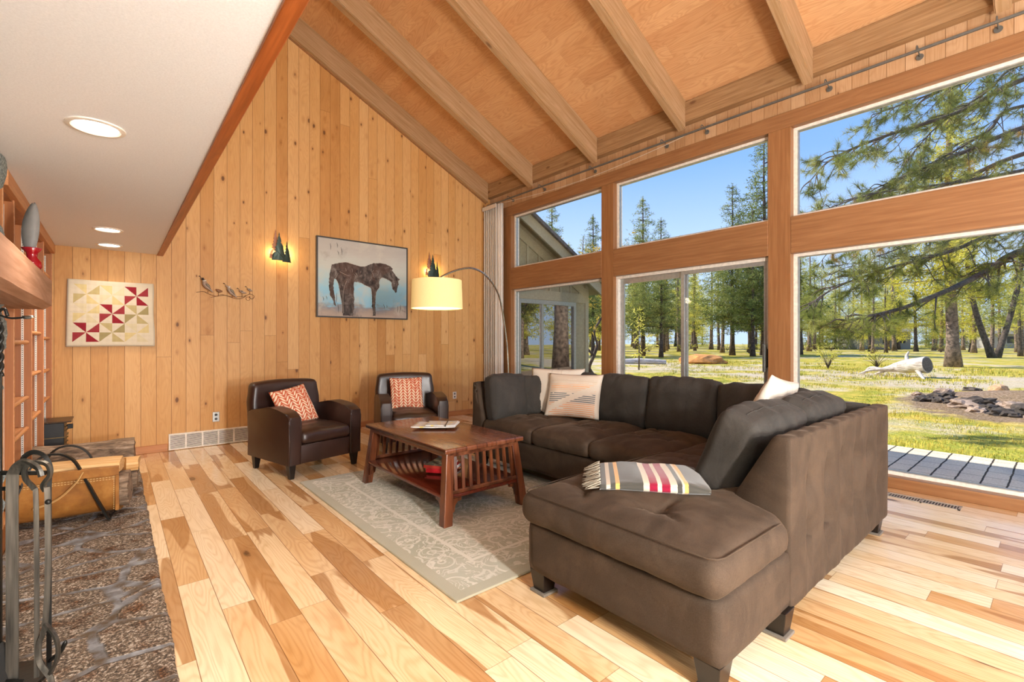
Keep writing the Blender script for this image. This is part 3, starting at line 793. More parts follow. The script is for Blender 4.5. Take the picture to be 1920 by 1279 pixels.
# normal of a pillow (local -y) points towards (sin rz, -cos rz)
def face(dx, dy): return math.atan2(dx, -dy)
pillow('plain cream pillow with two seams, behind the striped pillow on the sofa', .56, .48, .15, (3.37, 3.31, .505), face(-.86, -.50), math.radians(14), M['seam'], 1)
pillow('cream pillow woven with orange and grey stripes, at the far end of the sofa', .56, .44, .14, (3.31, 3.05, .515), face(-.93, -.37), math.radians(20), M['stripe'], 2)
pillow('small charcoal pillow tucked into the far corner of the sofa beside the cream pillows', .38, .41, .09, (3.25, 3.46, .505), face(-.66, -.75), math.radians(12), M['velvet_back'], 3)
ROLLP = -9
pillow('cream pillow with thin seams leaning in the near corner of the sofa', .56, .52, .15, (3.23, 1.36, .53), face(.0, 1.0), math.radians(22), M['seam'], 4, roll=math.radians(ROLLP))

# ------------------------------------------------------------------ folded throw blanket on the chaise
n = N('striped_wool_throw'); uv = n.sep(n.coord('UV')); u = uv[0]; g = n.noise(n.coord(), 320, 2)
W_, G1, TN, R_, CR = L('cbbfaa'), L('4c4943'), L('dfae62'), L('8e1a34'), L('d8ccb4')
st = [(0, G1), (.06, W_), (.10, G1), (.145, TN), (.185, G1), (.40, W_), (.455, R_), (.525, W_), (.565, R_), (.64, W_), (.70, G1), (.745, CR), (.765, TN), (.80, G1), (.999, G1)]
base = n.ramp(u, st, 'CONSTANT')
n.bs(color=n.mix(n.m('MULTIPLY', g, .3), base, n.mix(1.0, base, (.6, .6, .6, 1), 'MULTIPLY')), rough=.95, spec=.05, sheen=.3); n.bump(g, .25, .002)
M['throw'] = n.mat
def blanket():
    Lx, Wy, Hh = .50, .40, .055
    bm = BM(); uvl = bm.loops.layers.uv.new('UVMap'); nx, nr = 48, 40
    rings = []
    for i in range(nx+1):
        u = i/nx; x = -Lx/2+Lx*u; ring = []
        for k in range(nr):
            a = 2*PI*k/nr; ca, sa = math.cos(a), math.sin(a)
            y = Wy/2*math.copysign(abs(ca)**.28, ca); z = Hh/2*math.copysign(abs(sa)**.55, sa)
            # layered folds on the side
            y += .006*math.sin(z*260)*(abs(ca) > .6)
            z += .010*fbm((x*4, y*4, 1), 1.5, 3)*(sa > 0) - .016*(abs(x)/(Lx/2))**3*(sa > 0) + .010*math.sin(u*PI)*(sa > 0)*(.5+.5*noise.noise((u*3, 0, 0)))
            y += .012*math.sin(u*7)*.5
            ring.append(bm.verts.new((x, y, z+Hh/2)))
        rings.append(ring)
    for i in range(nx):
        for k in range(nr):
            f = bm.faces.new((rings[i][k], rings[i+1][k], rings[i+1][(k+1) % nr], rings[i][(k+1) % nr]))
            for l, uu in zip(f.loops, (i/nx, (i+1)/nx, (i+1)/nx, i/nx)): l[uvl].uv = (uu, k/nr)
    bm.faces.new(rings[0][::-1]); bm.faces.new(rings[-1])
    return bm
T = thing('folded_blanket', 'fringed grey wool blanket with red, cream and tan stripes, folded on the chaise seat', 'blanket', (2.06, 1.36, .538), math.radians(-50))
obj('blanket_body', blanket(), M['throw'], T, smooth=True)
b = BM(); rr = random.Random(3)
for k in range(80):
    y = -.19+.38*k/79; z = .03+.018*rr.uniform(-1, 1); ln = rr.uniform(.05, .085)
    tube(b, smoothpath([(-.245, y, z), (-.265, y+rr.uniform(-.006, .006), z*.8), (-.25-ln, y+rr.uniform(-.015, .015), max(.004, z*.25))], 3), [.0019]*6+[.0011], 5)
obj('fringe', b, fabric('fringe_wool', 'cfc4b0', alt='6a675e'), T, smooth=True)

# ------------------------------------------------------------------ leather club chairs
def club_chair(label, loc, rz):
    t = thing('armchair', label, 'armchair', loc, rz, 'brown leather club chairs')
    W, D = .76, .74        # front is -y ; origin centre of footprint
    lm = M['leather']
    # arms : side profile in (y, z)
    def arm_prof():
        P = [(D/2+.04, .13), (-D/2+.0, .13), (-D/2-.005, .50)]
        for k in range(15):
            s = k/14; y = -D/2-.005 + s*(D-.05); z = .565 + .065*math.sin(min(1, s*1.25+.12)*PI*.62) - .10*max(0, s-.55)
            if k == 0: z = .56
            P.append((y, z))
        P.append((D/2+.02, .56)); return P
    for s in (-1, 1):
        x0 = s*W/2; b = BM()
        prism(b, arm_prof(), lambda u, v: Vector((x0, u, v)), (-s*.125, 0, 0))
        es = [e for e in b.edges if abs(e.verts[0].co.x-e.verts[1].co.x) < 1e-5 and (e.verts[0].co.z > .14 or e.verts[1].co.z > .14)]
        bmesh.ops.bevel(b, geom=es, offset=.026, segments=4, profile=.5, affect='EDGES')
        o = obj('armrest', b, lm, t, smooth=True, angle=50)
        b = BM(); pr = arm_prof()[1:]
        for xx in (x0-s*.012, x0-s*.112): tube(b, [(xx, y-.003 if i < 2 else y, z+(.0 if i < 2 else -.006)) for i, (y, z) in enumerate(pr)], .003, 6)
        obj('welt', b, lm, o, smooth=True)
    # backrest
    def fnb(p, nn):
        q = p.copy(); zt = (p.z+.33)/.66
        u = p.x/(W/2)
        q.y += .05*zt                       # recline
        q.y += .02*(1-u*u)*(1 if p.y > 0 else 1.4)
        if zt > .75: q.x *= 1-.06*(zt-.75)/.25
        q.z += .02*(1-u*u)*(zt > .5)*zt
        return q + nn*.003*fbm((p.x*3, p.y*3, p.z*3), 2, 2)
    bm = rbox(W-.03, .15, .69, .045, (26, 6, 22), fnb, (0, D/2-.01, .485)); obj('backrest', bm, lm, t, smooth=True)
    b = BM(); box(b, -W/2+.01, W/2-.01, -D/2+.012, D/2+.02, .125, .30, .012); obj('seat_frame', b, lm, t, smooth=True, angle=40)
    b = BM(); tube(b, [(-.25, -D/2+.008, .295), (.25, -D/2+.008, .295)], .003, 6); obj('welt', b, lm, t, smooth=True)
    o = seat_cushion(-.252, .252, -D/2-.005, D/2-.12, .30, .425, crown=.03, r=.04, n=(24, 24, 8), seed=4, parent=t, mat=lm, wr=.012)
    for sx in (-1, 1):
        for sy in (-1, 1):
            b = BM(); x, y = sx*(W/2-.05), sy*(D/2-.055); k = .014 if sy < 0 else .02
            hexa(b, [(x-.02, y-.02+sy*k*.5, 0), (x+.02, y-.02+sy*k*.5, 0), (x+.02, y+.02+sy*k*.5, 0), (x-.02, y+.02+sy*k*.5, 0),
                     (x-.034, y-.034, .135), (x+.034, y-.034, .135), (x+.034, y+.034, .135), (x-.034, y+.034, .135)], .003)
            obj('leg', b, M['dark_leg'], t)
    return t
def face2(dx, dy): return math.atan2(dx, -dy)
ch1 = club_chair('brown leather club armchair standing alone in front of the wall vent, nearest the fireplace', (1.46, 4.92, 0), face2(.24, -.97))
ch2 = dup(ch1, (2.70, 5.08, 0), face2(-.32, -.95), 'brown leather club armchair behind the coffee table, beside the arc lamp')
c, s = math.cos, math.sin
def on_chair(ch, lx, ly, z): 
    r = ch.rotation_euler.z; return (ch.location.x+lx*c(r)-ly*s(r), ch.location.y+lx*s(r)+ly*c(r), z)
pillow('orange and white leaf-patterned pillow tilted on the left leather armchair', .40, .40, .12, on_chair(ch1, -.03, .0, .425), ch1.rotation_euler.z+math.radians(4), math.radians(26), M['leaf'], 6, roll=math.radians(-9), group='leaf-patterned armchair pillows')
pillow('orange and white leaf-patterned pillow upright on the armchair behind the coffee table', .40, .40, .12, on_chair(ch2, -.02, .06, .425), ch2.rotation_euler.z, math.radians(20), M['leaf'], 7, group='leaf-patterned armchair pillows')

# ------------------------------------------------------------------ rug
n = N('hooked_floral_rug'); co = n.coord(); x = n.sep(co)
sw = n.noise(n.vm('ADD', co, n.vm('MULTIPLY', n.noise(co, 3.5, 2, out='Color'), (.30, .30, 0))), 9.5, 2, .5, 1.2)
curl = n.m('SUBTRACT', 1.0, n.step(n.m('ABSOLUTE', n.m('SUBTRACT', n.m('FRACT', n.m('MULTIPLY', sw, 5.0)), .5)), .04, .14))
flo = n.m('SUBTRACT', 1.0, n.step(n.m('ABSOLUTE', n.m('SUBTRACT', n.m('FRACT', n.m('MULTIPLY', n.vor(co, 6.5), 3.2)), .5)), .07, .17))
pat = n.m('MAXIMUM', curl, n.m('MULTIPLY', flo, .8)); pile = n.noise(co, 220, 2)
# border distance
bx = n.m('MINIMUM', n.m('SUBTRACT', x[0], 1.24), n.m('SUBTRACT', 2.95, x[0])); by = n.m('MINIMUM', n.m('SUBTRACT', x[1], 1.87), n.m('SUBTRACT', 4.35, x[1])); bd = n.m('MINIMUM', bx, by)
plainb = n.m('LESS_THAN', bd, .07); line = n.m('LESS_THAN', n.m('ABSOLUTE', n.m('SUBTRACT', bd, .30)), .012)
pat = n.m('MULTIPLY', pat, n.m('SUBTRACT', 1.0, plainb)); pat = n.m('MAXIMUM', pat, line)
basec = n.ramp(n.noise(co, 2.2, 3), [(.35, L('9c9b84')), (.65, L('b0ae9c'))])
c_ = n.mix(n.m('MULTIPLY', pat, .75), basec, L('dcd8cb')); c_ = n.mix(n.m('MULTIPLY', plainb, .5), c_, L('a39c84')); c_ = n.mix(n.m('MULTIPLY', pile, .2), c_, L('7d765f'))
n.bs(color=c_, rough=.95, spec=.05, sheen=.3); n.bump(n.m('ADD', pile, pat), .35, .004); M['rug'] = n.mat
b = BM(); box(b, 1.24, 2.95, 1.87, 4.35, .0005, .014, .005); o = obj('area_rug', b, M['rug']); tag(o, 'pale sage floral rug lying under the coffee table', 'rug')
RG = .014
# ------------------------------------------------------------------ coffee table
M['tabletop'] = planks('mahogany_tabletop_boards', 0, 1, .0875, 6.0, [(0, L('84523a')), (.5, L('72432c')), (1, L('5c3422'))], gap=.0045, grainc=.5, ringc=.5, rough=.26, spec=.5, coat=.3, gapc=L('2e150c'), bumpk=.12, butt=False)
t = thing('coffee_table', 'dark red-brown slatted wooden coffee table with splayed legs, standing on the rug', 'table')
b = BM(); X0, X1, Y0, Y1, ZT = 1.675, 2.375, 2.665, 3.965, .525
box(b, X0, X1, Y0, Y1, ZT-.034, ZT, .010, 3); obj('tabletop', b, M['tabletop'], t, smooth=True, angle=35)
b = BM(); box(b, X0+.035, X1-.035, Y0+.03, Y0+.05, ZT-.065, ZT-.033, .003); box(b, X0+.035, X1-.035, Y1-.05, Y1-.03, ZT-.065, ZT-.033, .003)
box(b, X0+.03, X0+.05, Y0+.035, Y1-.035, ZT-.065, ZT-.033, .003); box(b, X1-.05, X1-.03, Y0+.035, Y1-.035, ZT-.065, ZT-.033, .003); obj('apron', b, M['mahog'], t)
legs = []
for sx in (0, 1):
    for sy in (0, 1):
        fx = lambda v: (X0+v if sx == 0 else X1-v); fy = lambda v: (Y0+v if sy == 0 else Y1-v)
        def corners(o_, w, z): 
            xs = sorted((fx(o_), fx(o_+w))); ys = sorted((fy(o_), fy(o_+w)))
            return [(xs[0], ys[0], z), (xs[1], ys[0], z), (xs[1], ys[1], z), (xs[0], ys[1], z)]
        b = BM(); hexa(b, corners(-.022, .068, RG) + corners(.032, .062, ZT-.034), .005); obj('leg', b, M['mahog_v'], t)
        # corbels under the shelf
        b = BM(); zz = .185
        prof = [(0, zz), (.085, zz), (.085, zz-.02), (.055, zz-.025), (.035, zz-.05), (.028, zz-.09), (0, zz-.10)]
        yy = fy(.012); xx = fx(.012); sgx = 1 if sx == 0 else -1; sgy = 1 if sy == 0 else -1
        prism(b, prof, lambda u, v: Vector((fx(.050)+sgx*u, fy(.008), v)), (0, sgy*.02, 0))
        prism(b, prof, lambda u, v: Vector((fx(.008), fy(.050)+sgy*u, v)), (sgx*.02, 0, 0)); obj('corbel', b, M['mahog_v'], t)
b = BM(); box(b, X0+.0, X1-.0, Y0+.01, Y1-.01, .185, .212, .004); obj('lower_shelf', b, M['mahog_shelf'], t, smooth=True, angle=35)
for yy in (Y0+.0, Y1-.0):
    s_ = 1 if yy == Y0 else -1
    b = BM(); bar(b, (X0+.06, yy+s_*.020, .225), (X1-.06, yy+s_*.020, .225), .022, .026, bev=.003); obj('slat_rail', b, M['mahog'], t)
    for k in range(9):
        x_ = X0+.105+(X1-X0-.21)*k/8
        b = BM(); bar(b, (x_+(x_-2.025)*.03, yy+s_*.020, .225), (x_, yy+s_*.045, ZT-.05), .022, .016); obj('slat', b, M['mahog_v'], t)
rebase(t, (2.025, 3.315, RG))
for c_o in t.children: pass
# ------------------------------------------------------------------ back wall decor
# painting
PX0, PX1, PZ0, PZ1 = 2.086, 3.446, 1.577, 2.683
t = thing('framed_painting', 'large black-framed painting of a dark horse on a pale blue ground, on the pine wall', 'painting')
b = BM(); fw = .018
for x0, x1, z0, z1 in ((PX0, PX0+fw, PZ0, PZ1), (PX1-fw, PX1, PZ0, PZ1), (PX0+fw, PX1-fw, PZ0, PZ0+fw), (PX0+fw, PX1-fw, PZ1-fw, PZ1)): box(b, x0, x1, YB-.045, YB-.001, z0, z1)
obj('frame', b, plain('black_picture_frame', '3a3835', .4), t)
n = N('painted_canvas'); uv = n.sep(n.coord('UV')); u, v = uv[0], uv[1]; co = n.coord()
n1 = n.noise(n.mp(co, (2.2, 1, 2.6)), 1.0, 4, .6, .6); n2 = n.noise(n.mp(co, (10, 1, 3.0)), 1.0, 4, .65); n3 = n.noise(n.mp(co, (3, 1, 9.0), loc=(3, 0, 1)), 1.0, 4, .6)
vv = n.m('ADD', v, n.m('MULTIPLY', n.m('SUBTRACT', n3, .5), .28))
c = n.ramp(vv, [(0, L('b9a89a')), (.08, L('a99c92')), (.13, L('8b9098')), (.17, L('8fc3dc')), (.38, L('9cccdf')), (.5, L('b5cdd0')), (.65, L('c6cbc3')), (.85, L('bdbab3')), (1, L('b5b1ab'))])
c = n.mix(n.m('MULTIPLY', n.step(n1, .5, .7), .7), c, L('cdc9bb')); c = n.mix(n.m('MULTIPLY', n.step(n2, .56, .74), n.m('MULTIPLY', n.step(v, .22, .05), .8)), c, L('6f6a68'))
c = n.mix(n.m('MULTIPLY', n.step(n.noise(n.mp(co, (4, 1, 4), loc=(9, 0, 0)), 1.0, 5, .7), .58, .72), .45), c, L('9b958f'))
n.bs(color=c, rough=.7, spec=.2); n.bump(n2, .2, .002); canv = n.mat
b = BM(); box(b, PX0+fw, PX1-fw, YB-.036, YB-.004, PZ0+fw, PZ1-fw); cv = obj('canvas', b, canv, t); uv_planar(cv, 0, 2)
n = N('horse_paint'); co = n.coord(); f1 = n.noise(n.mp(co, (14, 1, 9)), 1.0, 5, .7, .5); f2 = n.noise(co, 3.4, 3)
c = n.ramp(f1, [(.3, L('2f2a29')), (.46, L('4d4542')), (.56, L('6b605a')), (.68, L('8f8a86'))]); c = n.mix(n.m('MULTIPLY', n.step(f2, .5, .65), .5), c, L('5d4237'))
c = n.mix(n.m('MULTIPLY', n.step(n.sep(co)[2], 2.05, 1.62), .30), c, L('3f4146'))
n.bs(color=c, rough=.75, spec=.2); horse = n.mat
HORSE=[(2.291,2.307),(2.343,2.328),(2.416,2.347),(2.501,2.361),(2.565,2.347),(2.631,2.338),(2.697,2.323),(2.775,2.331),(2.832,2.364),(2.901,2.388),(2.982,2.402),(3.065,2.4),(3.137,2.385),(3.197,2.346),(3.191,2.312),(3.234,2.259),(3.271,2.211),(3.321,2.187),(3.289,2.162),(3.296,2.116),(3.271,2.046),(3.259,1.988),(3.24,1.982),(3.228,2.009),(3.197,2.03),(3.185,2.074),(3.179,2.13),(3.137,2.16),(3.077,2.183),(3.029,2.19),(2.994,2.159),(2.982,2.114),(2.988,2.048),(2.959,2.007),(2.935,1.956),(2.926,1.867),(2.924,1.756),(2.924,1.69),(2.93,1.619),(2.889,1.617),(2.889,1.689),(2.872,1.754),(2.875,1.842),(2.872,1.93),(2.86,2.017),(2.82,2.041),(2.764,2.058),(2.708,2.087),(2.653,2.098),(2.609,2.089),(2.598,2.04),(2.609,1.998),(2.598,1.923),(2.609,1.859),(2.603,1.784),(2.609,1.72),(2.592,1.655),(2.598,1.607),(2.447,1.607),(2.437,1.67),(2.432,1.775),(2.411,1.879),(2.395,1.983),(2.379,2.055),(2.353,2.105),(2.327,2.119),(2.312,2.029),(2.322,1.926),(2.338,1.822),(2.348,1.734),(2.327,1.739),(2.301,1.831),(2.271,1.87),(2.255,1.973),(2.252,2.076),(2.266,2.201)]
from mathutils.geometry import tessellate_polygon
HB_ = []
for i in range(len(HORSE)):
    (xa, za), (xb, zb) = HORSE[i], HORSE[(i+1) % len(HORSE)]; nn_ = max(1, int(math.hypot(xb-xa, zb-za)/.012))
    for q in range(nn_):
        xq, zq = xa+(xb-xa)*q/nn_, za+(zb-za)*q/nn_; HB_.append((xq+.009*noise.noise((xq*40, zq*40, 0)), zq+.009*noise.noise((xq*40, zq*40, 7))))
OUTL = HORSE; HORSE = HB_
tris = tessellate_polygon([[Vector((x, z, 0)) for x, z in HORSE]])
b = BM(); vs = [b.verts.new((x, YB-.0372, z)) for x, z in HORSE]
for a_, b_, c_ in tris: b.faces.new((vs[a_], vs[b_], vs[c_]))
ho = obj('painted_horse', b, horse, cv)
PALE = plain('pale_brush_paint', 'b9aca0', .8)
for seg_ in (OUTL[2:8], OUTL[24:31], OUTL[31:36], OUTL[43:49], OUTL[59:65], [(2.50, 2.10), (2.47, 2.02), (2.45, 1.92), (2.447, 1.80), (2.455, 1.64)], [(2.40, 2.22), (2.47, 2.19), (2.54, 2.17)], [(2.905, 1.95), (2.902, 1.80), (2.91, 1.64)]):
    b = BM(); tube(b, smoothpath([(x, YB-.0375, z) for x, z in seg_], 4), .0022, 4); obj('pale_brush_line', b, PALE, cv)
rs = random.Random(2); 
for q in range(34):
    x, z = rs.uniform(2.36, 2.92), rs.uniform(2.15, 2.30); b = BM(); l_ = rs.uniform(.03, .09); a = rs.uniform(-2.2, -.9)
    tube(b, smoothpath([(x, YB-.0374, z), (x+l_*.5*math.cos(a)+.004, YB-.0376, z+l_*.5*math.sin(a)), (x+l_*math.cos(a), YB-.0374, z+l_*math.sin(a))], 3), [.0008, .0012, .0016, .0018, .0016, .0012, .0006], 4); obj('body_stroke', b, [PALE, horse, plain('rust_paint', '7a4a36', .8)][q % 3], cv)
b = BM()
rr = random.Random(5); BMK = plain('brush_mark_paint', '4c4743', .8); b.free()
for (x, z, l_) in ((2.27, 2.60, .09), (2.36, 2.62, .07), (2.42, 2.56, .1), (2.37, 2.51, .06), (2.17, 1.86, .06), (2.21, 1.87, .05), (3.33, 1.80, .12), (3.28, 1.78, .1), (3.05, 1.80, .07), (3.10, 1.79, .05), (2.37, 1.78, .14), (2.36, 1.92, .18)):
    x1 = x+rr.uniform(-.02, .02); b = BM(); tube(b, [(x, YB-.037, z), ((x+x1)/2+.006, YB-.0372, z-l_/2), (x1, YB-.037, z-l_)], [.0015, .004, .001], 5); obj('brush_mark', b, BMK, cv)
b = BM()
tube(b, smoothpath([(3.345+.011*i, YB-.037, 1.715+(.012 if i % 2 else -.006)-.004*i) for i in range(7)], 3), .0015, 4)
obj('signature', b, BMK, cv)

# quilt
t = thing('hanging_quilt', 'small cream patchwork quilt with red pinwheels hanging on the pine wall', 'quilt')
qm = [fabric('quilt_cream', 'd6cbb4', 90, bump=.3), fabric('quilt_red', '8e2530', 90), fabric('quilt_dark_red', '98383e', 90), fabric('quilt_butter', 'd2c08c', 90), fabric('quilt_tan', 'b8a878', 90), fabric('quilt_olive', 'a09266', 90), fabric('quilt_pale', 'd2c6a4', 90)]
QX0, QX1, QZ0, QZ1 = -.365, .325, 1.195, 1.883
bm = BM(); NQ = 48; V = {}
def qp(i, j, s):
    u, v = i/NQ, j/NQ
    x = QX0+(QX1-QX0)*u + (.012*(1-v)*(u-.5)*2) + .004*math.sin(v*9)*(u > .98); z = QZ0+(QZ1-QZ0)*v - .012*math.sin(u*PI)*(v-.5)*.6
    puff = .004*abs(math.sin(u*PI*14))*abs(math.sin(v*PI*14))
    y = YB-.006 - (.010+.006*(1-v) + puff + .006*math.sin(u*7+v*2)*(1-v))*s
    return Vector((x, y, z))
for i in range(NQ+1):
    for j in range(NQ+1):
        V[i, j] = bm.verts.new(qp(i, j, 1))
# pinwheel field occupies cells 4..44 (6x6 squares of ~6.67): use 42 cells -> squares of 7
pal = [[None]*3 for _ in range(3)]
cols = {(0, 0): (1, 2), (1, 1): (1, 2), (2, 2): (1, 2), (0, 1): (6, 3), (0, 2): (3, 4), (1, 0): (4, 5), (1, 2): (3, 6), (2, 1): (4, 5), (2, 0): (6, 3)}
for i in range(NQ):
    for j in range(NQ):
        quad = [V[i, j], V[i+1, j], V[i+1, j+1], V[i, j+1]]
        a, c = i-3, j-3; mi = 0; tri = None
        if 0 <= a < 42 and 0 <= c < 42:
            sx_, sy_ = a//7, c//7; lu, lv = a % 7, c % 7; blk = (sx_//2, sy_//2); left = sx_ % 2 == 0; top = sy_ % 2 == 1
            col = cols[blk][0 if (left == top) else 1]
            # pinwheel halves
            if left and top:      inside = lv-( 6-lu); dg = 'anti'     # upper right half
            elif not left and top: inside = lu-lv; inside = lu-lv      # lower right half
            elif left and not top: inside = lv-lu                       # upper left half
            else:                  inside = (6-lu)-lv
            if not left and top: dgn = lu-lv; diag = 'main'
            elif left and not top: dgn = lv-lu; diag = 'main'
            elif left and top: dgn = lu+lv-6; diag = 'anti'
            else: dgn = 6-(lu+lv); diag = 'anti'
            if dgn > 0: mi = col
            elif dgn == 0: tri = (diag, col, left and top, left and not top)
        if tri is None:
            f = bm.faces.new(quad); f.material_index = mi
        else:
            diag, col, lt, lb = tri
            if diag == 'main':   # split along (i,j)-(i+1,j+1)
                f1 = bm.faces.new((quad[0], quad[1], quad[2])); f2 = bm.faces.new((quad[0], quad[2], quad[3]))
                f1.material_index, f2.material_index = (0, col) if lb else (col, 0)
            else:
                f1 = bm.faces.new((quad[0], quad[1], quad[3])); f2 = bm.faces.new((quad[1], quad[2], quad[3]))
                f1.material_index, f2.material_index = (0, col) if lt else (col, 0)
me_q = obj('quilt_top', bm, None, t, mats=qm, smooth=True)
sol = me_q.modifiers.new('thick', 'SOLIDIFY'); sol.thickness = .008; sol.offset = -1
b = BM()
tube(b, [qp(0, 0, 1.0)]+[qp(i, 0, 1.0) for i in range(0, NQ+1, 3)]+[qp(NQ, j, 1.0) for j in range(0, NQ+1, 3)]+[qp(NQ-i, NQ, 1) for i in range(0, NQ+1, 3)]+[qp(0, NQ-j, 1) for j in range(0, NQ+1, 3)], .005, 6)
obj('binding', b, qm[0], t, smooth=True)

# metal birds on a wire
t = thing('bird_wall_sculpture', 'metal wall sculpture of quail perched on a curled wire branch', 'wall art')
def bird(pts, rads, y, mats, seed, wing=True, plume=True):
    P = [Vector((x, y, z)) for x, z in pts]
    b = BM(); tube(b, smoothpath(P, 4), [r for r in __import__('itertools').chain(*[[rads[i]+(rads[i+1]-rads[i])*k/4 for k in range(4)] for i in range(len(rads)-1)])]+[rads[-1]], 12)
    for v in b.verts: v.co.y = y+(v.co.y-y)*.6
    o = obj('bird', b, mats[0], t, smooth=True)
    if wing:
        n_ = len(P); a_, c_ = P[n_//2-1], P[-2]; b = BM(); w0 = rads[n_//2]
        tube(b, smoothpath([a_+Vector((.0, -w0*.62, .0)), (a_+c_)/2+Vector((w0*.3, -w0*.7, w0*.2)), c_+Vector((0, -w0*.35, 0))], 4), [w0*.15, w0*.35, w0*.55, w0*.6, w0*.5, w0*.4, w0*.3, w0*.2, w0*.08], 8)
        for v in b.verts: v.co.y = y-w0*.5+(v.co.y-(y-w0*.5))*.5
        obj('wing', b, mats[1], o, smooth=True)
    if plume:
        b = BM(); h = P[0]; tube(b, smoothpath([h+Vector((.0, 0, rads[0]*.6)), h+Vector((-.012, 0, .022)), h+Vector((-.026, 0, .022))], 3), [.0015, .002, .002, .003, .005, .006, .003], 6)
        obj('head_plume', b, mats[2], o, smooth=True)
    return o
bm1 = [plain('bird_taupe', 'a08c7c', .5, metal=.3), plain('bird_wing_grey', '7e7468', .45, metal=.4), plain('bird_black', '2a2420', .5)]
bw = plain('bird_white_metal', 'd8d0c4', .45, metal=.2)
yb_ = YB-.05
o = bird([(.775, 1.985), (.797, 1.965), (.812, 1.925), (.835, 1.89), (.865, 1.86), (.892, 1.828)], [.008, .017, .030, .028, .014, .006], yb_, bm1, 1)
b = BM(); bmesh.ops.create_uvsphere(b, u_segments=12, v_segments=8, radius=.015, matrix=Matrix.Translation((.790, yb_-.006, 1.978))); obj('head_patch', b, bm1[2], o, smooth=True)
b = BM(); tube(b, [(.788, yb_-.012, 1.955), (.806, yb_-.014, 1.957), (.822, yb_-.008, 1.965)], .007, 8); obj('throat_band', b, bw, o, smooth=True)
o = bird([(1.022, 1.920), (1.045, 1.905), (1.062, 1.875), (1.085, 1.84), (1.115, 1.808), (1.141, 1.779)], [.008, .015, .028, .027, .014, .005], yb_, bm1, 2)
b = BM(); tube(b, [(1.045, yb_-.008, 1.905), (1.066, yb_-.014, 1.898)], [.010, .013], 8); obj('throat_band', b, bw, o, smooth=True)
bird([(.922, 1.867), (.945, 1.855), (.965, 1.848), (.99, 1.846)], [.006, .018, .018, .006], yb_+.01, [plain('bird_chick_brown', '8a6244', .5, metal=.3)]*3, 3, wing=False, plume=False)
bird([(1.168, 1.872), (1.185, 1.860), (1.205, 1.852), (1.245, 1.842)], [.006, .014, .018, .006], yb_+.01, bm1, 4)
bird([(1.256, 1.900), (1.27, 1.892), (1.288, 1.882), (1.312, 1.872)], [.006, .013, .016, .006], yb_+.01, bm1, 5)
b = BM(); yw = YB-.015
tube(b, smoothpath([(x, yw, z) for x, z in [(0.729, 1.821), (0.802, 1.835), (0.852, 1.81), (0.919, 1.789), (0.959, 1.792), (1.02, 1.805), (1.061, 1.793), (1.102, 1.779), (1.156, 1.77), (1.207, 1.781), (1.249, 1.812), (1.284, 1.834), (1.318, 1.829), (1.336, 1.808), (1.318, 1.777), (1.292, 1.786), (1.288, 1.81)]], 5), .0028, 6)
tube(b, smoothpath([(x, yw-.004, z) for x, z in [(.872, 1.77), (.919, 1.782), (.983, 1.81), (1.04, 1.799), (1.123, 1.795), (1.207, 1.8), (1.249, 1.817)]], 5), .0022, 6)
tube(b, smoothpath([(1.268+.022*math.cos(a/4), yw, 1.777+.022*math.sin(a/4)) for a in range(0, 26, 2)], 3), .002, 6)
for x, z in ((.80, 1.835), (1.25, 1.812), (.95, 1.792)): tube(b, [(x, yw, z), (x, YB, z)], .002, 5)
for x, z, z2 in ((.845, 1.81, 1.87), (1.095, 1.78, 1.835), (.95, 1.79, 1.835), (1.20, 1.785, 1.84), (1.285, 1.834, 1.872)): tube(b, [(x, yw, z), (x, yb_+.01, z2)], .002, 5)
obj('wire_branch', b, plain('rusty_wire', '6e4c34', .5, metal=.5), t, smooth=True)

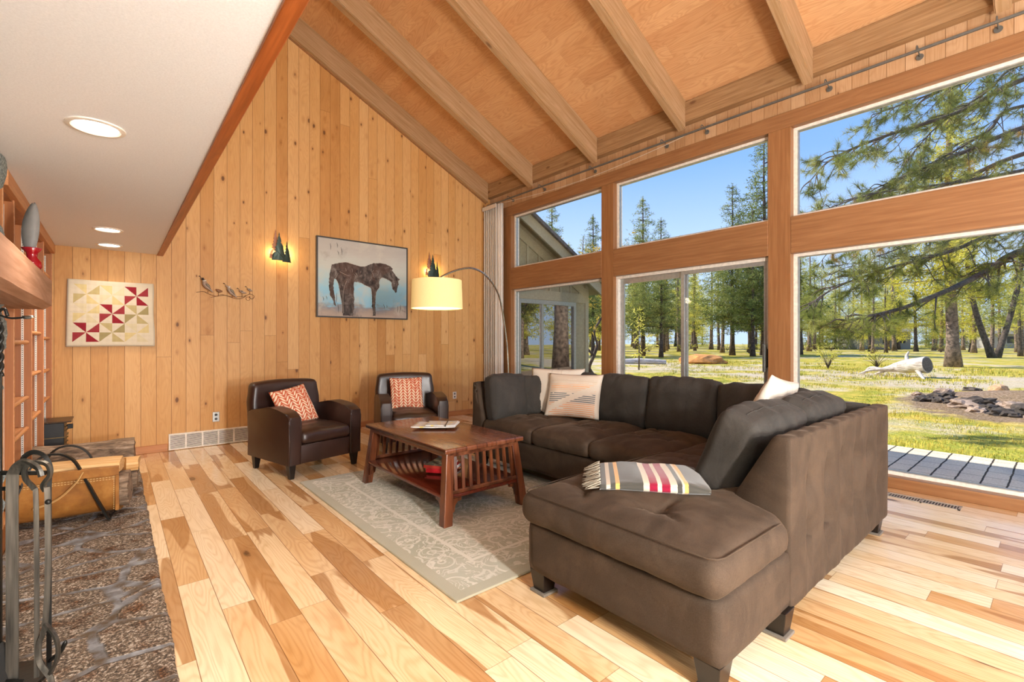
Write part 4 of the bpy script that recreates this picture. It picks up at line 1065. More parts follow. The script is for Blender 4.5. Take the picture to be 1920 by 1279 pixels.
# pine silhouette sconces
scm = plain('dark_green_patina_metal', '3c4a42', .45, metal=.6)
SCO = []
def tree_poly(cx, z0, w_, h, lv, seed, one=0):
    rr = random.Random(seed); Lft, Rgt = [], []
    for i in range(lv):
        f = i/lv; zz = z0+h*(1-f); ww = w_/2*(f+.07)
        d = h/lv
        Rgt += [(cx+ww*.45, zz), (cx+ww*1.05+rr.uniform(-.003, .003), zz-d*.72)]
        Lft += [(cx-ww*.45, zz), (cx-ww*1.05+rr.uniform(-.003, .003), zz-d*.72)]
    return [(cx, z0+h+.012)] + Rgt + [(cx+w_*.46, z0), (cx-w_*.46, z0)] + Lft[::-1]
def sconce(cx, z0, label, sc=1.0):
    t = thing('pine_tree_sconce', label, 'wall lamp', (cx, YB, z0), 0, 'pine tree wall sconces')
    def sheet(poly, mat, ycurve, name, parent):
        b = BM(); vs = [b.verts.new((x, 0, z)) for x, z in poly]; f = b.faces.new(vs)
        bmesh.ops.triangulate(b, faces=[f], ngon_method='EAR_CLIP')
        for _ in range(2): bmesh.ops.subdivide_edges(b, edges=[e for e in b.edges if e.calc_length() > .035], cuts=1)
        for v in b.verts: v.co.y = ycurve(v.co.x, v.co.z)
        o = obj(name, b, mat, parent); m_ = o.modifiers.new('s', 'SOLIDIFY'); m_.thickness = .003; return o
    k = sc
    sheet(tree_poly(-.012*k, -.01*k, .19*k, .38*k, 9, 1), scm, lambda x, z: -.105+2.2*(x+.01)**2, 'large_tree_plate', t)
    sheet(tree_poly(.100*k, -.02*k, .13*k, .29*k, 7, 2), scm, lambda x, z: -.070+3*(x-.05)**2, 'small_tree_plate', t)
    sheet(tree_poly(-.045*k, .02*k, .16*k, .40*k, 9, 3), plain('copper_patina', '9a6a52', .5, metal=.5), lambda x, z: -.05+1*(x+.03)**2, 'back_tree_plate', t)
    b = BM(); box(b, -.05, .06, -.02, 0, .05, .20, .004); obj('wall_plate', b, scm, t)
    b = BM(); lathe(b, [(.001, .06), (.016, .07), (.02, .11), (.014, .15), (.001, .165)], 14, (0.01, -.045, 0)); obj('bulb', b, emissive('sconce_bulb', 'ffd98a', 14), t, smooth=True)
    for dx in (-.06, .075):
        SCO.append(add_light('sconce_light', 'POINT', (cx+dx*k, YB-.045, z0+.10*k), 3.2, (1.0, .72, .36), .02))
    return t
sconce(1.615, 2.29, 'lit metal sconce of pine tree silhouettes left of the horse painting', .92)
sconce(3.865, 2.275, 'lit metal sconce of pine tree silhouettes above the arc lamp shade', .92)

# wall vent, outlets
t = thing('wall_vent', 'long white louvred metal vent low on the pine wall behind the nearer armchair', 'vent')
b = BM(); x0, x1, z0, z1 = .468, 1.275, .008, .190; fw = .014
frames = [x0+(x1-x0)*k/5 for k in range(6)]
for z in (z0, z1-fw): box(b, x0, x1, YB-.026, YB, z, z+fw, .002)
for k, x in enumerate(frames): box(b, max(x0, x-.008), min(x1, x+.008) if 0 < k < 5 else (x0+fw if k == 0 else x1), YB-.025, YB, z0, z1)
obj('vent_frame', b, M['white_metal'], t)
b = BM(); box(b, x0+.01, x1-.01, YB-.004, YB-.001, z0+.01, z1-.01); obj('vent_backing', b, M['black_plastic'], t)
b = BM()
for k in range(11):
    z = z0+fw+.006+k*.0138; box(b, x0+.01, x1-.01, YB-.020, YB-.010, z, z+.0065)
o = obj('louvres', b, M['white_metal'], t)
def outlet(x, z, label, plate, socket):
    t = thing('wall_outlet', label, 'outlet', (x, YB, z), 0)
    b = BM(); box(b, -.036, .036, -.007, 0, -.058, .058, .003); obj('cover_plate', b, plate, t)
    for zz in (-.024, .024):
        b = BM(); lathe(b, [(.001, .009), (.014, .009), (.016, .006)], 16); bmesh.ops.rotate(b, verts=b.verts, cent=(0, 0, 0), matrix=Matrix.Rotation(PI/2, 3, 'X')); bmesh.ops.translate(b, verts=b.verts, vec=(0, 0, zz))
        box(b, -.008, -.005, -.0105, -.008, zz-.003, zz+.006); box(b, .005, .008, -.0105, -.008, zz-.003, zz+.006)
        obj('socket', b, socket, t)
outlet(.929, .34, 'steel outlet plate with black sockets, above the white wall vent', M['alu'], M['black_plastic'])
outlet(4.33, .345, 'pale outlet plate on the wall between the far armchair and the sofa', M['white_metal'], M['alu_dark'])

# ------------------------------------------------------------------ arc floor lamp
t = thing('arc_floor_lamp', 'chrome arc floor lamp with a glowing cream drum shade, behind the sofa end', 'floor lamp')
BX, BY = 3.95, 4.74; SX, SY, SZ = 2.62, 4.33, 1.745
arc = smoothpath([(BX, BY, .035), (BX, BY, .6), (BX-.02, BY-.005, 1.1), (BX-.10, BY-.03, 1.5), (3.72, 4.66, 1.84), (3.47, 4.58, 2.04), (3.20, 4.49, 2.10), (2.94, 4.41, 2.05), (2.72, 4.35, 1.96), (SX, SY, 1.90)], 8)
b = BM(); tube(b, arc, .0115, 12); obj('arc_pole', b, M['steel'], t, smooth=True)
b = BM(); lathe(b, [(.001, 0), (.15, 0), (.152, .01), (.15, .03), (.02, .042), (.001, .042)], 40, (BX, BY, 0)); obj('lamp_base', b, M['steel'], t, smooth=True, angle=40)
b = BM(); R1, R2, HH = .262, .272, .30
lathe(b, [(R1, SZ+HH/2), (R2, SZ-HH/2), (R2-.004, SZ-HH/2), (R1-.004, SZ+HH/2), (R1, SZ+HH/2)], 64, (SX, SY, 0)); sh = obj('lamp_shade', b, M['shade'], t, smooth=True, angle=40)
b = BM(); lathe(b, [(R1-.006, SZ-HH/2+.010), (.001, SZ-HH/2+.009)], 48, (SX, SY, 0)); obj('diffuser', b, emissive('shade_diffuser', 'fff0c8', 1.15), sh)
b = BM()
for k in range(3):
    a = k*2*PI/3+.3; tube(b, [(SX, SY, 1.88), (SX+R1*math.cos(a), SY+R1*math.sin(a), 1.88)], .0025, 6)
tube(b, [(SX, SY, 1.91), (SX, SY, 1.80)], .009, 10); obj('shade_spider', b, M['steel'], sh)
b = BM(); lathe(b, [(.001, 1.70), (.03, 1.72), (.034, 1.75), (.02, 1.79), (.012, 1.81)], 16, (SX, SY, 0)); obj('bulb', b, emissive('lamp_bulb', 'ffe6b0', 12), t, smooth=True)
add_light('arc_lamp_light', 'POINT', (SX, SY, 1.66), 10, (1, .82, .55), .06)
add_light('arc_lamp_light_top', 'POINT', (SX, SY, 1.93), 6, (1, .82, .55), .08)

# ------------------------------------------------------------------ curtain and its track
t = thing('stacked_curtain', 'pale pleated curtain gathered in the corner between pine wall and windows', 'curtain')
def curtain(name, xs, y0, y1, z0, z1, folds, amp, mat, seed):
    b = BM(); nu, nv = folds*8, 14; G = []
    for i in range(nu+1):
        col = []
        for j in range(nv+1):
            u, v = i/nu, j/nv; y = y0+(y1-y0)*u; z = z0+(z1-z0)*v
            a = amp*(1-.25*v); x = xs + a*math.sin(u*folds*2*PI+.3*math.sin(v*2+seed)) + .01*noise.noise((u*6, v*2, seed)); y += .010*math.cos(u*folds*4*PI+seed)
            col.append(b.verts.new((x, y, z)))
        G.append(col)
    for i in range(nu):
        for j in range(nv): b.faces.new((G[i][j], G[i+1][j], G[i+1][j+1], G[i][j+1]))
    o = obj(name, b, mat, t, smooth=True); m_ = o.modifiers.new('s', 'SOLIDIFY'); m_.thickness = .004; return o
curtain('pleated_panel', 4.935, 6.20, 6.56, .02, 3.57, 7, .040, M['curtain'], 1)
curtain('lining_edge', 4.975, 6.12, 6.20, .02, 3.575, 2, .022, fabric('curtain_lining', 'e8e2da', alt='d8d2ca'), 2)
b = BM(); box(b, 4.88, 4.90, 6.19, 6.57, 3.50, 3.565, .004); obj('pleat_header', b, M['curtain'], t)
t = thing('curtain_track', 'long dark metal curtain track running above the tall windows', 'curtain track')
b = BM(); box(b, 4.922, 4.942, -2.6, 6.50, 3.578, 3.598, .003); obj('rail', b, M['alu_dark'], t)
for k in range(9):
    y = 5.95-k*1.0
    if k > 0: y = [5.95, 5.2, 4.2, 3.1, 2.6, 1.42, .78, .33, -.9][k]
    b = BM(); tube(b, smoothpath([(4.932, y, 3.588), (4.932, y, 3.625), (4.96, y, 3.635), (5.02, y, 3.61), (XW+.016, y, 3.59)], 4), .005, 6)
    lathe(b, [(.001, 0), (.022, 0), (.022, .004), (.001, .006)], 14, (0, 0, 0)) if False else None
    o = obj('bracket', b, M['alu_dark'], t, smooth=True)
    b = BM(); r_ = bmesh.ops.create_cone(b, cap_ends=True, segments=16, radius1=.026, radius2=.022, depth=.01, matrix=Matrix.Translation((XW+.006, y, 3.59)) @ Matrix.Rotation(PI/2, 4, 'Y')); obj('bracket_rose', b, M['alu_dark'], o, smooth=True, angle=40)
b = BM(); tube(b, smoothpath([(4.94, 6.1, 3.555), (4.965, 5.0, 3.50), (4.975, 4.1, 3.50), (4.96, 3.2, 3.55), (4.94, 2.75, 3.585)], 8), .003, 5); obj('pull_cord', b, M['cream_cloth'], t, smooth=True)

# ------------------------------------------------------------------ floor vent by the big window
t = thing('floor_vent', 'narrow metal floor vent beside the large window sill', 'vent')
b = BM(); x0, x1, y0, y1 = 4.745, 4.865, .505, .95
box(b, x0, x1, y0, y0+.014, 0.0005, .006); box(b, x0, x1, y1-.014, y1, .0005, .006); box(b, x0, x0+.014, y0, y1, .0005, .006); box(b, x1-.014, x1, y0, y1, .0005, .006); box(b, x0, x1, (y0+y1)/2-.006, (y0+y1)/2+.006, .0005, .006)
k = y0+.022
while k < y1-.02: box(b, x0+.012, x1-.012, k, k+.006, .001, .005); k += .0175
obj('vent_grille', b, plain('vent_tan_metal', 'b8ad9b', .4, metal=.4), t)
b = BM(); box(b, x0+.006, x1-.006, y0+.006, y1-.006, .0003, .0016); obj('vent_well', b, M['black_plastic'], t)

# ------------------------------------------------------------------ things on the coffee table
n = N('newsprint'); co = n.coord('UV'); x = n.sep(co); 
lines = n.m('GREATER_THAN', n.m('FRACT', n.m('MULTIPLY', x[1], 26.0)), .5); wrd = n.m('GREATER_THAN', n.noise(n.mp(co, (60, 26, 1)), 1.0, 1), .45)
blk = n.m('GREATER_THAN', n.noise(n.mp(co, (4, 5, 1), loc=(2, 1, 0)), 1.0, 1), .52)
c = n.mix(n.m('MULTIPLY', n.m('MULTIPLY', lines, wrd), .4), L('dcd9d2'), L('70706e')); c = n.mix(n.m('MULTIPLY', blk, .6), c, L('c3c8ca'))
yb = n.m('GREATER_THAN', n.noise(n.mp(co, (6, 6, 1), loc=(7, 3, 0)), 1.0, 1), .63); c = n.mix(n.m('MULTIPLY', yb, .8), c, L('e3c95a'))
n.bs(color=c, rough=.8); M['news'] = n.mat
T = thing('folded_newspaper', 'folded newspaper lying on the coffee table top', 'newspaper', (2.06, 3.42, RG+.5265), math.radians(-38))
def sheet_stack(w, h, t_, sk, seed, curl=.0):
    def fn(p, nn): 
        q = p.copy(); q.z += curl*(p.x/(w/2))**2 + .002*fbm((p.x*6+seed, p.y*6, 0), 2, 2); q.x += sk*p.y; return q
    return rbox(w, h, t_, t_*.45, (18, 14, 3), fn, (0, 0, t_/2))
o = obj('lower_section', sheet_stack(.36, .25, .010, .1, 1, .004), M['news'], T, smooth=True); uv_planar(o)
bm = sheet_stack(.25, .22, .007, .05, 2, .003); bmesh.ops.translate(bm, vec=(.05, .01, .011), verts=bm.verts); o = obj('upper_section', bm, M['news'], T, smooth=True); uv_planar(o)
b = BM(); box(b, .085, .092, -.12, .13, .0, .0215); obj('rubber_band', b, M['black_plastic'], T)
def book(label, loc, rz, w, h, th, cover, page, art=None, name='book'):
    T = thing(name, label, 'book', loc, rz)
    b = BM(); box(b, -w/2, w/2, -h/2, h/2, 0, .003); box(b, -w/2, w/2, -h/2, h/2, th-.003, th); box(b, -w/2-.001, -w/2+.003, -h/2, h/2, 0, th); obj('cover', b, cover, T)
    b = BM(); box(b, -w/2+.003, w/2-.005, -h/2+.004, h/2-.004, .003, th-.003); obj('pages', b, page, T)
    if art: b = BM(); box(b, -w/2+.004, w/2-.004, -h/2+.004, h/2-.004, th, th+.0012); o = obj('jacket', b, art, T); uv_planar(o)
    return T
page = plain('book_pages', 'e5dfd0', .8)
n = N('tan_book_jacket'); uv = n.sep(n.coord('UV')); nn_ = n.noise(n.coord('UV'), 4, 4)
c = n.mix(n.step(n.m('ADD', nn_, n.m('MULTIPLY', uv[1], .2)), .55, .6), L('c9b38c'), L('7f806e')); c = n.mix(n.m('MULTIPLY', n.m('GREATER_THAN', n.noise(n.mp(n.coord('UV'), (30, 8, 1)), 1.0, 1), .62), n.m('LESS_THAN', uv[1], .22)), c, L('a0392c'))
n.bs(color=c, rough=.4); jacket = n.mat
zt = RG+.2125
book('thick red hardcover book lying under the tan one on the table shelf', (2.02, 3.22, zt), math.radians(35), .27, .20, .032, plain('red_book_cover', 'c8202a', .4), page)
book('tan illustrated book on top of the red one on the table shelf', (2.0, 3.235, zt+.0325), math.radians(33), .25, .19, .022, plain('red_spine', 'c23a30', .4), page, jacket)
# ------------------------------------------------------------------ built-in shelves on the left wall
XS = -.48; XB_ = -.79
t = thing('built_in_bookcase', 'orange-brown built-in bookcase filling the wall left of the quilt', 'bookcase')
YD = [4.27, 5.09, 5.87, 6.58]
b = BM(); box(b, XB_, XS, 3.86, YB, .0, .19); obj('plinth', b, M['shelf_ply'], t)
b = BM(); box(b, XB_, XB_+.012, 3.86, YB, .19, 2.2); obj('back_panel', b, M['shelf_ply'], t)
for y in [3.88]+YD:
    b = BM(); box(b, XB_+.012, XS-.004, y-.010, y+.010, .19, 2.15); o = obj('upright', b, M['shelf_ply'], t)
    b = BM(); box(b, XS-.004, XS, y-.011, y+.011, .19, 2.15); obj('edge_strip', b, M['shelf_edge'], o)
b = BM(); box(b, XS-.02, XS+.022, 3.86, YB, 2.13, ZS, .004); obj('top_rail', b, M['shelf_edge'], t)
b = BM(); box(b, XB_+.012, XS-.01, 3.86, YB, 2.12, 2.135); obj('top_panel', b, M['shelf_ply'], t)
# perforated shelf standards
n = N('perforated_steel_strip'); z = n.sep(n.coord())[2]; x = n.sep(n.coord())[0]
sl = n.m('MULTIPLY', n.m('LESS_THAN', n.m('FRACT', n.m('MULTIPLY', z, 62.0)), .45), 1.0)
n.bs(color=n.mix(sl, L('ddd6c8'), L('4a3a2c')), rough=.4, metal=.2); strip = n.mat
for y in YD:
    for xx in (XS-.05, XB_+.08):
        b = BM(); box(b, xx-.0065, xx+.0065, y-.0145, y-.010, .22, 2.1)
        o = obj('shelf_standard', b, M['white_metal'], t); b = BM(); box(b, xx-.0028, xx+.0028, y-.0152, y-.0144, .22, 2.1); obj('slot_row', b, strip, o)
SH = {0: [.602, .834, 1.25, 1.86], 1: [.636, .99, 1.326, 1.875], 2: [.697, .973, 1.285, 1.90]}
prevs = [3.88]+YD
for k, hs in SH.items():
    y0, y1 = YD[k]+.012, YD[k+1]-.016
    for h_ in hs:
        b = BM(); box(b, XB_+.014, XS-.03, y0, y1, h_-.018, h_); o = obj('shelf', b, M['shelf_edge'], t)
        b = BM(); tube(b, [(XS-.028, y0, h_-.010), (XS-.028, y1, h_-.010)], .015, 12); obj('rounded_edge', b, M['shelf_edge'], o, smooth=True, angle=50)
b = BM(); box(b, XB_+.014, XS, 3.89, YB-.02, .190, .205, .003); obj('shelf', b, M['shelf_edge'], t)
# papers and books on the shelves
def upright_book(label, y, z, th, d, h, col, parts=True, kind='book'):
    T = thing('book' if kind == 'book' else 'binder', label, kind, ((XB_+XS)/2+.02, y, z), 0)
    b = BM(); box(b, -d/2, d/2, -th/2, -th/2+.002, 0, h); box(b, -d/2, d/2, th/2-.002, th/2, 0, h); box(b, d/2-.003, d/2, -th/2, th/2, 0, h); obj('cover', b, plain('cover_'+col, col, .5), T)
    b = BM(); box(b, -d/2+.004, d/2-.004, -th/2+.002, th/2-.002, .003, h-.004); obj('pages', b, page, T); return T
upright_book('tall white binder standing on the base shelf, lowest in the bookcase', 5.24, .206, .05, .24, .34, 'ece8e0', kind='binder')
upright_book('white paperback upright on the middle bay shelf below the mantel', 5.20, .637, .035, .20, .18, 'e9e6df')
upright_book('taller white booklet upright behind the paperback in the middle bay', 5.26, .637, .03, .22, .25, 'f0ede6')
upright_book('pale book upright on the high middle bay shelf, just under the mantel end', 5.22, 1.328, .05, .2, .26, 'efe3c4')
upright_book('white book beside the pale one on the high middle bay shelf', 5.29, 1.328, .04, .19, .24, 'f2eee6')
upright_book('cream book on the top shelf nearest the corner, above the mantel line', 6.05, 1.901, .05, .2, .17, 'd9cdb8')
for k in range(4):
    b = BM(); box(b, -.10, .10, -.09, .09, 0, .008, .002); o = obj('paper_booklet', b, plain('booklet_paper', 'efece5', .7)); o.location = (-.62+.004*k, 4.45-.003*k, .603+.0085*k); o.rotation_euler = (0, 0, .03*k)
    tag(o, ['bottom', 'second', 'third', 'top'][k] + ' booklet of the small white stack on the lowest shelf of the nearest bay', 'booklet', 'booklets on the low shelf')
T = thing('mantel_stove', 'small black metal box with ornate corners on the base shelf beside the pine wall', 'box', (-.50, 6.22, .206), 0)
T.name = 'ornate_metal_box'
b = BM(); box(b, -.20, .14, -.16, .16, 0, .28, .004); obj('box_body', b, M['black_plastic'], T)
b = BM(); box(b, -.22, .19, -.175, .175, .28, .294, .004); obj('box_lid', b, plain('dark_bronze', '4a3a2c', .35, metal=.6), T)
b = BM()
for zz in (.02, .14): box(b, -.20, .145, -.165, -.160, zz, zz+.008)
for k in range(7): tube(b, [(.15+.012*math.sin(k*2), -.15, .02+k*.036), (.165, -.14, .04+k*.036)], .006, 6)
obj('filigree', b, plain('old_brass', '6f5b3a', .4, metal=.7), T)
b = BM(); box(b, .16, .20, -.165, -.13, .22, .262, .003); obj('latch', b, M['black_iron'], T)

# ------------------------------------------------------------------ fireplace: breast, mantel, hearth
def stone_face(y0, y1, z0, z1, x, seed):
    b = BM(); ny, nz = 70, 60; G = {}
    for i in range(ny+1):
        for j in range(nz+1):
            y, z = y0+(y1-y0)*i/ny, z0+(z1-z0)*j/nz
            c1 = noise.voronoi((y*3.2, z*4.0, seed))[0]; e = c1[1]-c1[0]
            d = .06*min(1, e*3.5)*(.7+.5*noise.noise((y*2, z*2, seed))) + .008*fbm((y*12, z*12, 1), 2, 2)
            G[i, j] = b.verts.new((x+d-.05, y+(.03*noise.noise((z*4, seed, 0)) if i == ny else 0), z))
    for i in range(ny):
        for j in range(nz): b.faces.new((G[i, j], G[i+1, j], G[i+1, j+1], G[i, j+1]))
    # side return
    S_ = [b.verts.new((XL+.004, y1, z0+(z1-z0)*j/nz)) for j in range(nz+1)]
    for j in range(nz): b.faces.new((G[ny, j], S_[j], S_[j+1], G[ny, j+1]))
    return b
b = stone_face(-1.2, 3.68, .066, ZS-.004, -.44, 3.0); o = obj('fireplace_breast', b, M['fieldstone'], None, smooth=True, angle=50)
tag(o, 'rough grey fieldstone fireplace breast at the left edge of the room', 'fireplace')
# mantel beam
b = BM(); mx0, mx1 = -.478, -.30
prof = [(mx0, 1.445), (mx1-.035, 1.445), (mx1, 1.472), (mx1, 1.625), (mx1-.006, 1.632), (mx0, 1.632)]
ny = 60; R_ = []
for i in range(ny+1):
    y = 1.0+(4.10-1.0)*i/ny
    R_.append([b.verts.new((x+.004*noise.noise((y*1.6, k*2.0, 0))*(x > mx0), y, z+.002*noise.noise((y*4, k*3.0, 5)))) for k, (x, z) in enumerate(prof)])
for i in range(ny):
    for k in range(len(prof)): b.faces.new((R_[i][k], R_[i+1][k], R_[i+1][(k+1) % len(prof)], R_[i][(k+1) % len(prof)]))
b.faces.new(R_[0][::-1]); b.faces.new(R_[-1])
o = obj('mantel_beam', b, M['mantel'], None); tag(o, 'thick hand-hewn pale timber mantel beam over the fireplace', 'mantel')
# hearth slab with uneven stones
HZ = .06
b = BM(); nx, ny = 60, 420; G = {}
def edge_x(y): return .178+.012*noise.noise((y*2.2, 0, 0))+.010*noise.noise((y*9, 3, 0))+.004*noise.noise((y*40, 3, 0))
for i in range(nx+1):
    for j in range(ny+1):
        y = -1.2+(5.85+1.2)*j/ny; x = -.475+(edge_x(y)+.475)*i/nx
        G[i, j] = b.verts.new((x, y, HZ-.004+.006*fbm((x*5, y*5, 0), 1.5, 3)-(.01 if i == nx else 0)))
for i in range(nx):
    for j in range(ny): b.faces.new((G[i, j], G[i+1, j], G[i+1, j+1], G[i, j+1]))
B_ = [b.verts.new((G[nx, j].co.x, G[nx, j].co.y, 0)) for j in range(ny+1)]
for j in range(ny): b.faces.new((G[nx, j], B_[j], B_[j+1], G[nx, j+1]))
E_ = [b.verts.new((G[i, ny].co.x, G[i, ny].co.y, 0)) for i in range(nx)]+[B_[ny]]
for i in range(nx): b.faces.new((G[i, ny], G[i+1, ny], E_[i+1], E_[i]))
o = obj('stone_hearth', b, M['hearth'], None, smooth=True, angle=60); tag(o, 'raised flagstone hearth of brown speckled stones with grey mortar along the left', 'hearth')

# ------------------------------------------------------------------ vase, feather and friends on the mantel
MZ = 1.634
n = N('red_glass'); n.bs(color=L('b01020'), rough=.08, trans=.35, ior=1.45, coat=.5); redg = n.mat
T = thing('red_glass_vase', 'small red glass vase near the far end of the mantel', 'vase', (-.345, 3.66, MZ-.002), 0)
b = BM(); lathe(b, [(.001, 0), (.03, .0), (.042, .025), (.040, .05), (.022, .075), (.024, .10), (.045, .125), (.043, .127), (.020, .10), (.018, .076), (.034, .05), (.001, .012)], 28); obj('vase_body', b, redg, T, smooth=True)
b = BM(); lathe(b, [(.001, 0), (.031, 0), (.033, .012), (.028, .018)], 24); obj('vase_foot', b, plain('clear_glass_foot', 'c8c0c8', .1, spec=.8), T, smooth=True)
T = thing('grey_feather', 'large grey striped feather standing upright in the red vase', 'feather', (-.345, 3.652, MZ+.055), math.radians(78))
n = N('feather_barbs'); x = n.sep(n.coord()); w_ = n.m('FRACT', n.m('MULTIPLY', n.m('SUBTRACT', x[2], n.m('ABSOLUTE', n.m('MULTIPLY', x[1], .9))), 170.0)); nz = n.noise(n.coord(), 20, 3)
n.bs(color=n.mix(n.m('MULTIPLY', n.m('ADD', w_, nz), .5), L('4d4c4c'), L('8f8b86')), rough=.6); fm = n.mat
b = BM(); nf = 26; prv = None
for i in range(nf+1):
    s_ = i/nf; zz = .02+.30*s_; cy_ = -.02*s_*s_+ .01; wd = .036*math.sin(min(1, s_*1.0+.06)*PI)**.6*(1 if s_ < 1 else .2)
    row = [b.verts.new((.010*math.cos(k*PI)*0+.004*(k-1)*(k-1), cy_+(k-1)*wd, zz+(.02*abs(k-1) if s_ < .95 else 0))) for k in range(3)]
    if prv: 
        for k in range(2): b.faces.new((prv[k], prv[k+1], row[k+1], row[k]))
    prv = row
o = obj('vane', b, fm, T, smooth=True); m_ = o.modifiers.new('s', 'SOLIDIFY'); m_.thickness = .003
b = BM(); tube(b, [(0.002, .01-.02*(i/8)**2, -.03+.35*i/8) for i in range(9)], [.004-.0004*i for i in range(9)], 6); obj('quill', b, plain('quill_horn', 'd8cdb8', .4), T, smooth=True)
n = N('barred_feather'); x = n.sep(n.coord()); w_ = n.m('GREATER_THAN', n.m('FRACT', n.m('ADD', n.m('MULTIPLY', x[1], 55.0), n.m('MULTIPLY', x[2], 20.0))), .5)
n.bs(color=n.mix(w_, L('1d1a18'), L('d8ccb8')), rough=.6)
T = thing('barred_feather', 'black and white barred feather lying on the mantel before the vase', 'feather', (-.35, 3.30, MZ+.004), 0)
b = BM(); prv = None
for i in range(13):
    s_ = i/12; row = [b.verts.new((-.03+(k-1)*.045*math.sin(s_*PI*.95+.05), -.24+.36*s_, .055+.035*s_*(1-s_)-(.05*(1-s_)))) for k in range(3)]
    if prv:
        for k in range(2): b.faces.new((prv[k], prv[k+1], row[k+1], row[k]))
    prv = row
o = obj('vane', b, n.mat, T, smooth=True); m_ = o.modifiers.new('s', 'SOLIDIFY'); m_.thickness = .003

# ------------------------------------------------------------------ log carrier and firewood
HB = HZ+.008
T = thing('leather_log_carrier', 'tan leather log carrier slung on a black iron frame on the stone hearth', 'log carrier')
def carrier():
    b = BM(); prof = []
    # U shaped sling profile in (y,z), open top
    for k in range(19):
        a = math.radians(-90-95+ (190)*k/18) if False else None
    pts = [(-.150, .345), (-.150, .25), (-.140, .12), (-.10, .045), (-.03, .022), (.05, .022), (.11, .045), (.145, .12), (.152, .25), (.152, .335)]
    pp = smoothpath([(0, y, z) for y, z in pts], 4); nxx = 16; Gr = []
    for i in range(nxx+1):
        x = -.27+.54*i/nxx
        Gr.append([b.verts.new((x, p.y+.006*noise.noise((x*5, p.z*6, 0)), p.z+.006*noise.noise((x*4, 0, 3)))) for p in pp])
    for i in range(nxx):
        for j in range(len(pp)-1): b.faces.new((Gr[i][j], Gr[i+1][j], Gr[i+1][j+1], Gr[i][j+1]))
    return b
CM = Matrix.Translation((-.225, 4.30, HB)) @ Matrix.Rotation(math.radians(-8), 4, 'Z')
b = carrier(); bmesh.ops.transform(b, matrix=CM, verts=b.verts); o = obj('sling', b, M['tan_leather'], T, smooth=True); m_ = o.modifiers.new('s', 'SOLIDIFY'); m_.thickness = .006
st_ = plain('stitching_thread', 'e2c48a', .8)
b = BM()
for zz in (.262, .275):
    for k in range(34): x = -.265+.53*k/34; tube(b, [(x, -.158, zz), (x+.010, -.158, zz)], .0016, 4)
for k in range(20): tube(b, [(.245, -.157, .06+k*.014), (.245, -.157, .068+k*.014)], .0016, 4)
bmesh.ops.transform(b, matrix=CM, verts=b.verts); obj('stitching', b, st_, o)
b = BM(); box(b, -.272, .272, -.163, -.155, .285, .345, .003); box(b, .252, .272, -.162, -.154, .05, .285, .002); bmesh.ops.transform(b, matrix=CM, verts=b.verts); obj('leather_band', b, M['tan_leather'], o)
for s_, dx in ((-1, 0), (1, .015)):
    b = BM(); y = -.178 if s_ < 0 else .18
    P = [(.225, y, .0), (.155, y*.95, .16), (.085, y*.82, .32), (.04, y*.78, .41), (-.02, y*.76, .455), (-.09, y*.76, .455), (-.145, y*.78, .41), (-.19, y*.85, .30), (-.235, y*.95, .14), (-.265, y, .0)]
    tube(b, smoothpath([(x+dx, yy, z) for x, yy, z in P], 5), 1.0, flat=(.012, .024)); bmesh.ops.transform(b, matrix=CM, verts=b.verts); obj('iron_hoop', b, M['black_iron'], T)
b = BM(); tube(b, [(.225, -.178, .006), (.24, .18, .006)], .006, 8); tube(b, [(-.265, -.178, .006), (-.25, .18, .006)], .006, 8); bmesh.ops.transform(b, matrix=CM, verts=b.verts); obj('foot_bar', b, M['black_iron'], T)
b = BM(); tube(b, smoothpath([(.09, -.16, .33), (.06, -.178, .27), (.0, -.182, .20), (-.06, -.178, .16), (-.14, -.172, .135)], 5), 1.0, flat=(.005, .014)); bmesh.ops.transform(b, matrix=CM, verts=b.verts); obj('leather_strap', b, plain('pale_leather_strap', 'c09860', .6), T)
# firewood
n = N('split_wood'); co = n.coord('Object'); f1 = n.noise(n.mp(co, (3, 60, 60)), 1.0, 4, .6)
n.bs(color=n.ramp(f1, [(.3, L('c89050')), (.5, L('e2b67a')), (.7, L('f0d09c'))]), rough=.8); n.bump(f1, .5, .006); M['split'] = n.mat
n = N('bark'); co = n.coord('Object'); f1 = n.noise(n.mp(co, (7, 26, 26)), 1.0, 5, .65, .6)
n.bs(color=n.ramp(f1, [(.3, L('3b3029')), (.48, L('7c6753')), (.6, L('9d8670')), (.74, L('c4b5a3'))]), rough=.9); n.bump(f1, .9, .02); M['bark'] = n.mat
def log(label, loc, rz, ln, r, mat, wedge=False, seed=0, group=None, tilt=0):
    b = BM(); ns, nr = 18, 20; rings = []
    for i in range(ns+1):
        x = -ln/2+ln*i/ns; ring = []
        for k in range(nr):
            a = 2*PI*k/nr; rr_ = r*(1+.10*noise.noise((math.cos(a)*1.6+seed, math.sin(a)*1.6, x*3))+.05*noise.noise((math.cos(a)*6+seed, math.sin(a)*6, x*8)))
            y, z = rr_*math.cos(a), rr_*math.sin(a)
            if wedge: z = max(-r*.55, min(z, r*.5+.12*y)); y *= 1.1
            ring.append(b.verts.new((x+(.01*noise.noise((y*20, z*20, seed)) if i in (0, ns) else 0), y, z)))
        rings.append(ring)
    for i in range(ns):
        for k in range(nr): b.faces.new((rings[i][k], rings[i+1][k], rings[i+1][(k+1) % nr], rings[i][(k+1) % nr]))
    b.faces.new(rings[0][::-1]); b.faces.new(rings[-1])
    o = obj('firewood_log', b, mat, None, smooth=True, angle=40); o.location = loc; o.rotation_euler = (0, tilt, rz)
    return tag(o, label, 'log', group)
log('large dark bark-covered log lying at the far end of the hearth', (-.21, 5.55, HB+.15), math.radians(-4), .70, .142, M['bark'], seed=1)
